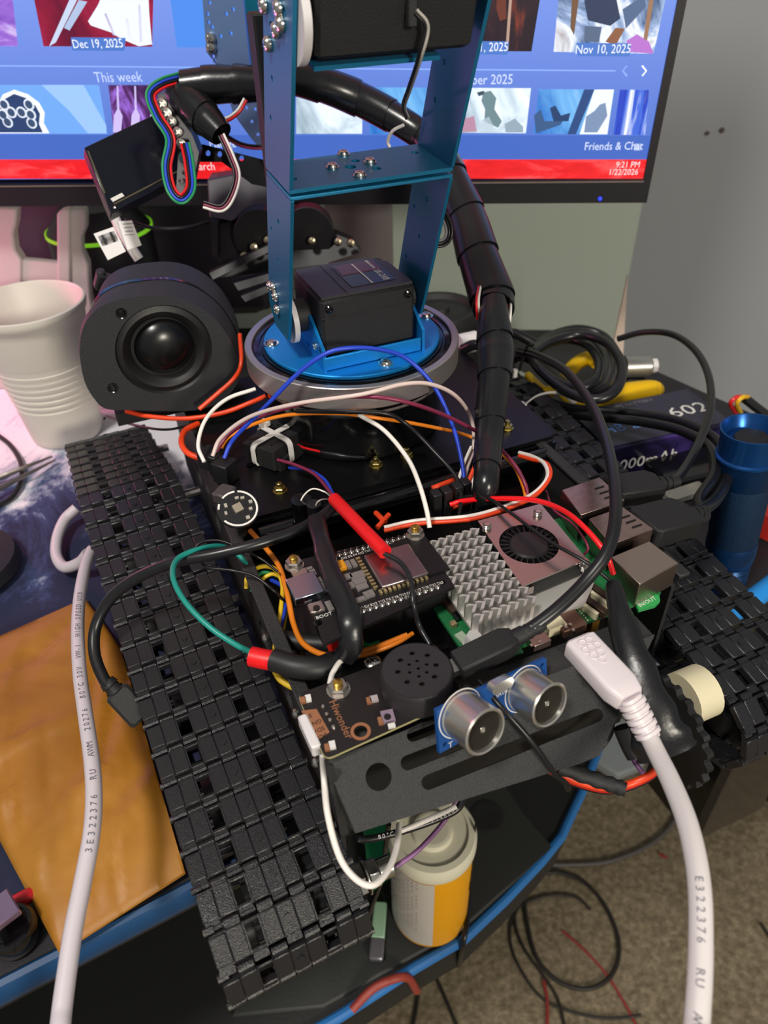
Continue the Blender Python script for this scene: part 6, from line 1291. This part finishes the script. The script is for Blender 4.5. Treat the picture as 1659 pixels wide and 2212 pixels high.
# small things on the seat
us = thing('usb_stick', 'small pale green and grey stick lying on the seat beside the left track', 'usb stick', P(817, 2010, zs + .005))
a, b = P(822, 1950, zs + .009), P(812, 2085, zs + .009); M_ = frame(a, b - a, z=Zv); L_ = (b - a).length
mb = MB(M_); mb.box((L_ * .30, 0, 0), (L_ * .6, .0105, .006), ch=.001); obj('stick_body', mb, mat('stick_green', '9fc4a4', .4), us)
mb = MB(M_); mb.box((L_ * .76, 0, 0), (L_ * .34, .0105, .006), ch=.001); obj('stick_cap', mb, mat('stick_grey', '77747a', .3, .4), us)
mb = MB(); q_ = [P(x, y, zs + .012) for x, y in ((785, 1800), (862, 1770), (868, 1820), (845, 1900), (800, 1930))]; mb.rings([[tuple(p) for p in q_], [tuple(p + Zv * .010) for p in q_]]); gs = obj('green_bag', mb, mat('green_plastic', '35a86a', .35), None, 'bright green plastic piece behind the white canister', 'plastic piece', bevel=.002)
# floor things
zf = -.749
def fl_w(label, pts, r, mt, grp=None, cat='cable', nm='floor_cable'):
    return wire(nm, label, cat, [(x, y, zf + r) for x, y in pts], r, mt, grp, n=8)
CF = mat('floor_cable_black', '1c1815', .5); RF = mat('floor_wire_red', '8c2a26', .5)
fl_w('thick black cable lying in a wide loop on the carpet', [(1165, 1888), (1210, 1886), (1265, 1908), (1312, 1965), (1337, 2040), (1322, 2105), (1270, 2136), (1205, 2120), (1160, 2070), (1140, 2000), (1132, 1940)], .0030, CF)
fl_w('thin black cable curling inside and under the wide loop', [(1275, 1965), (1248, 1940), (1200, 1933), (1150, 1944), (1112, 1970), (1102, 2030), (1125, 2095), (1175, 2160), (1250, 2190), (1320, 2200), (1385, 2193)], .0020, CF)
fl_w('black cable crossing the left side of the floor loops', [(1128, 1936), (1112, 1985), (1130, 2045), (1175, 2110), (1205, 2160), (1222, 2230)], .0022, CF)
fl_w('red wire crossing the carpet loops diagonally', [(1214, 2010), (1262, 2052), (1310, 2105), (1345, 2160), (1380, 2225)], .0018, RF, None, 'wire', 'floor_wire')
fl_w('short red wire running off the bottom left of the loops', [(1174, 2118), (1182, 2160), (1182, 2225)], .0022, RF, None, 'wire', 'floor_wire')
fl_w('grey cable curving across the upper carpet', [(1160, 1868), (1230, 1868), (1310, 1862), (1385, 1835), (1440, 1795), (1475, 1735), (1488, 1670), (1482, 1610), (1470, 1560)], .0032, mat('floor_cable_grey', '55504e', .5))
fl_w('black cable end at the right edge of the carpet', [(1642, 1993), (1662, 2022), (1680, 2050)], .0024, CF)
fl_w('tiny red wire offcut on the carpet right of the grey cable', [(1424, 1843), (1432, 1849), (1441, 1853)], .0022, RF, None, 'wire', 'floor_wire')
fl_w('black cable at the bottom left of the carpet', [(930, 2090), (955, 2140), (985, 2212), (1000, 2240)], .0024, CF)
fl_w('black cable running down the carpet below the seat edge', [(905, 2110), (902, 2160), (890, 2230)], .0022, CF)
wire('coiled_cord', 'dull red ribbed cord over the blue seat edge at the bottom', 'cable', [(760, 2182, zs + .008), (800, 2140, zs + .012), (840, 2118, zs + .014), (880, 2112, zs + .006), (900, 2140, zs - .04)], .0032, mat('cord_red', '9c3c30', .5, bump=1, bscale=300))
wire('thin_cable', 'thin black cable hanging in front of the seat edge', 'cable', [(1012, 1900, zs + .02), (1010, 1980, zs + .015), (1000, 2040, zs + .008), (990, 2085, zs - .05)], .0022, WBK)
mb = MB(); mb.box((0, 0, 0), (.10, .14, .03), frame(P(1640, 1640, zf + .03), Vc((.7, .6, 0)), z=Zv), ch=.004); obj('floor_box', mb, BLKM, None, 'black box lying on the carpet under the right track', 'box')
q_ = [P(x, y, zf + .004) for x, y in ((1262, 1575), (1330, 1560), (1412, 1600), (1385, 1668), (1330, 1690), (1270, 1650))]
mb = MB(); mb.rings([[tuple(p) for p in q_], [tuple(p + Zv * .02) for p in q_]]); obj('plastic_bag', mb, mat('bag_grey', 'a9b0b4', .3, alpha=.75), None, 'pale grey plastic bag lying on the carpet below the white plug', 'bag', bevel=.004)
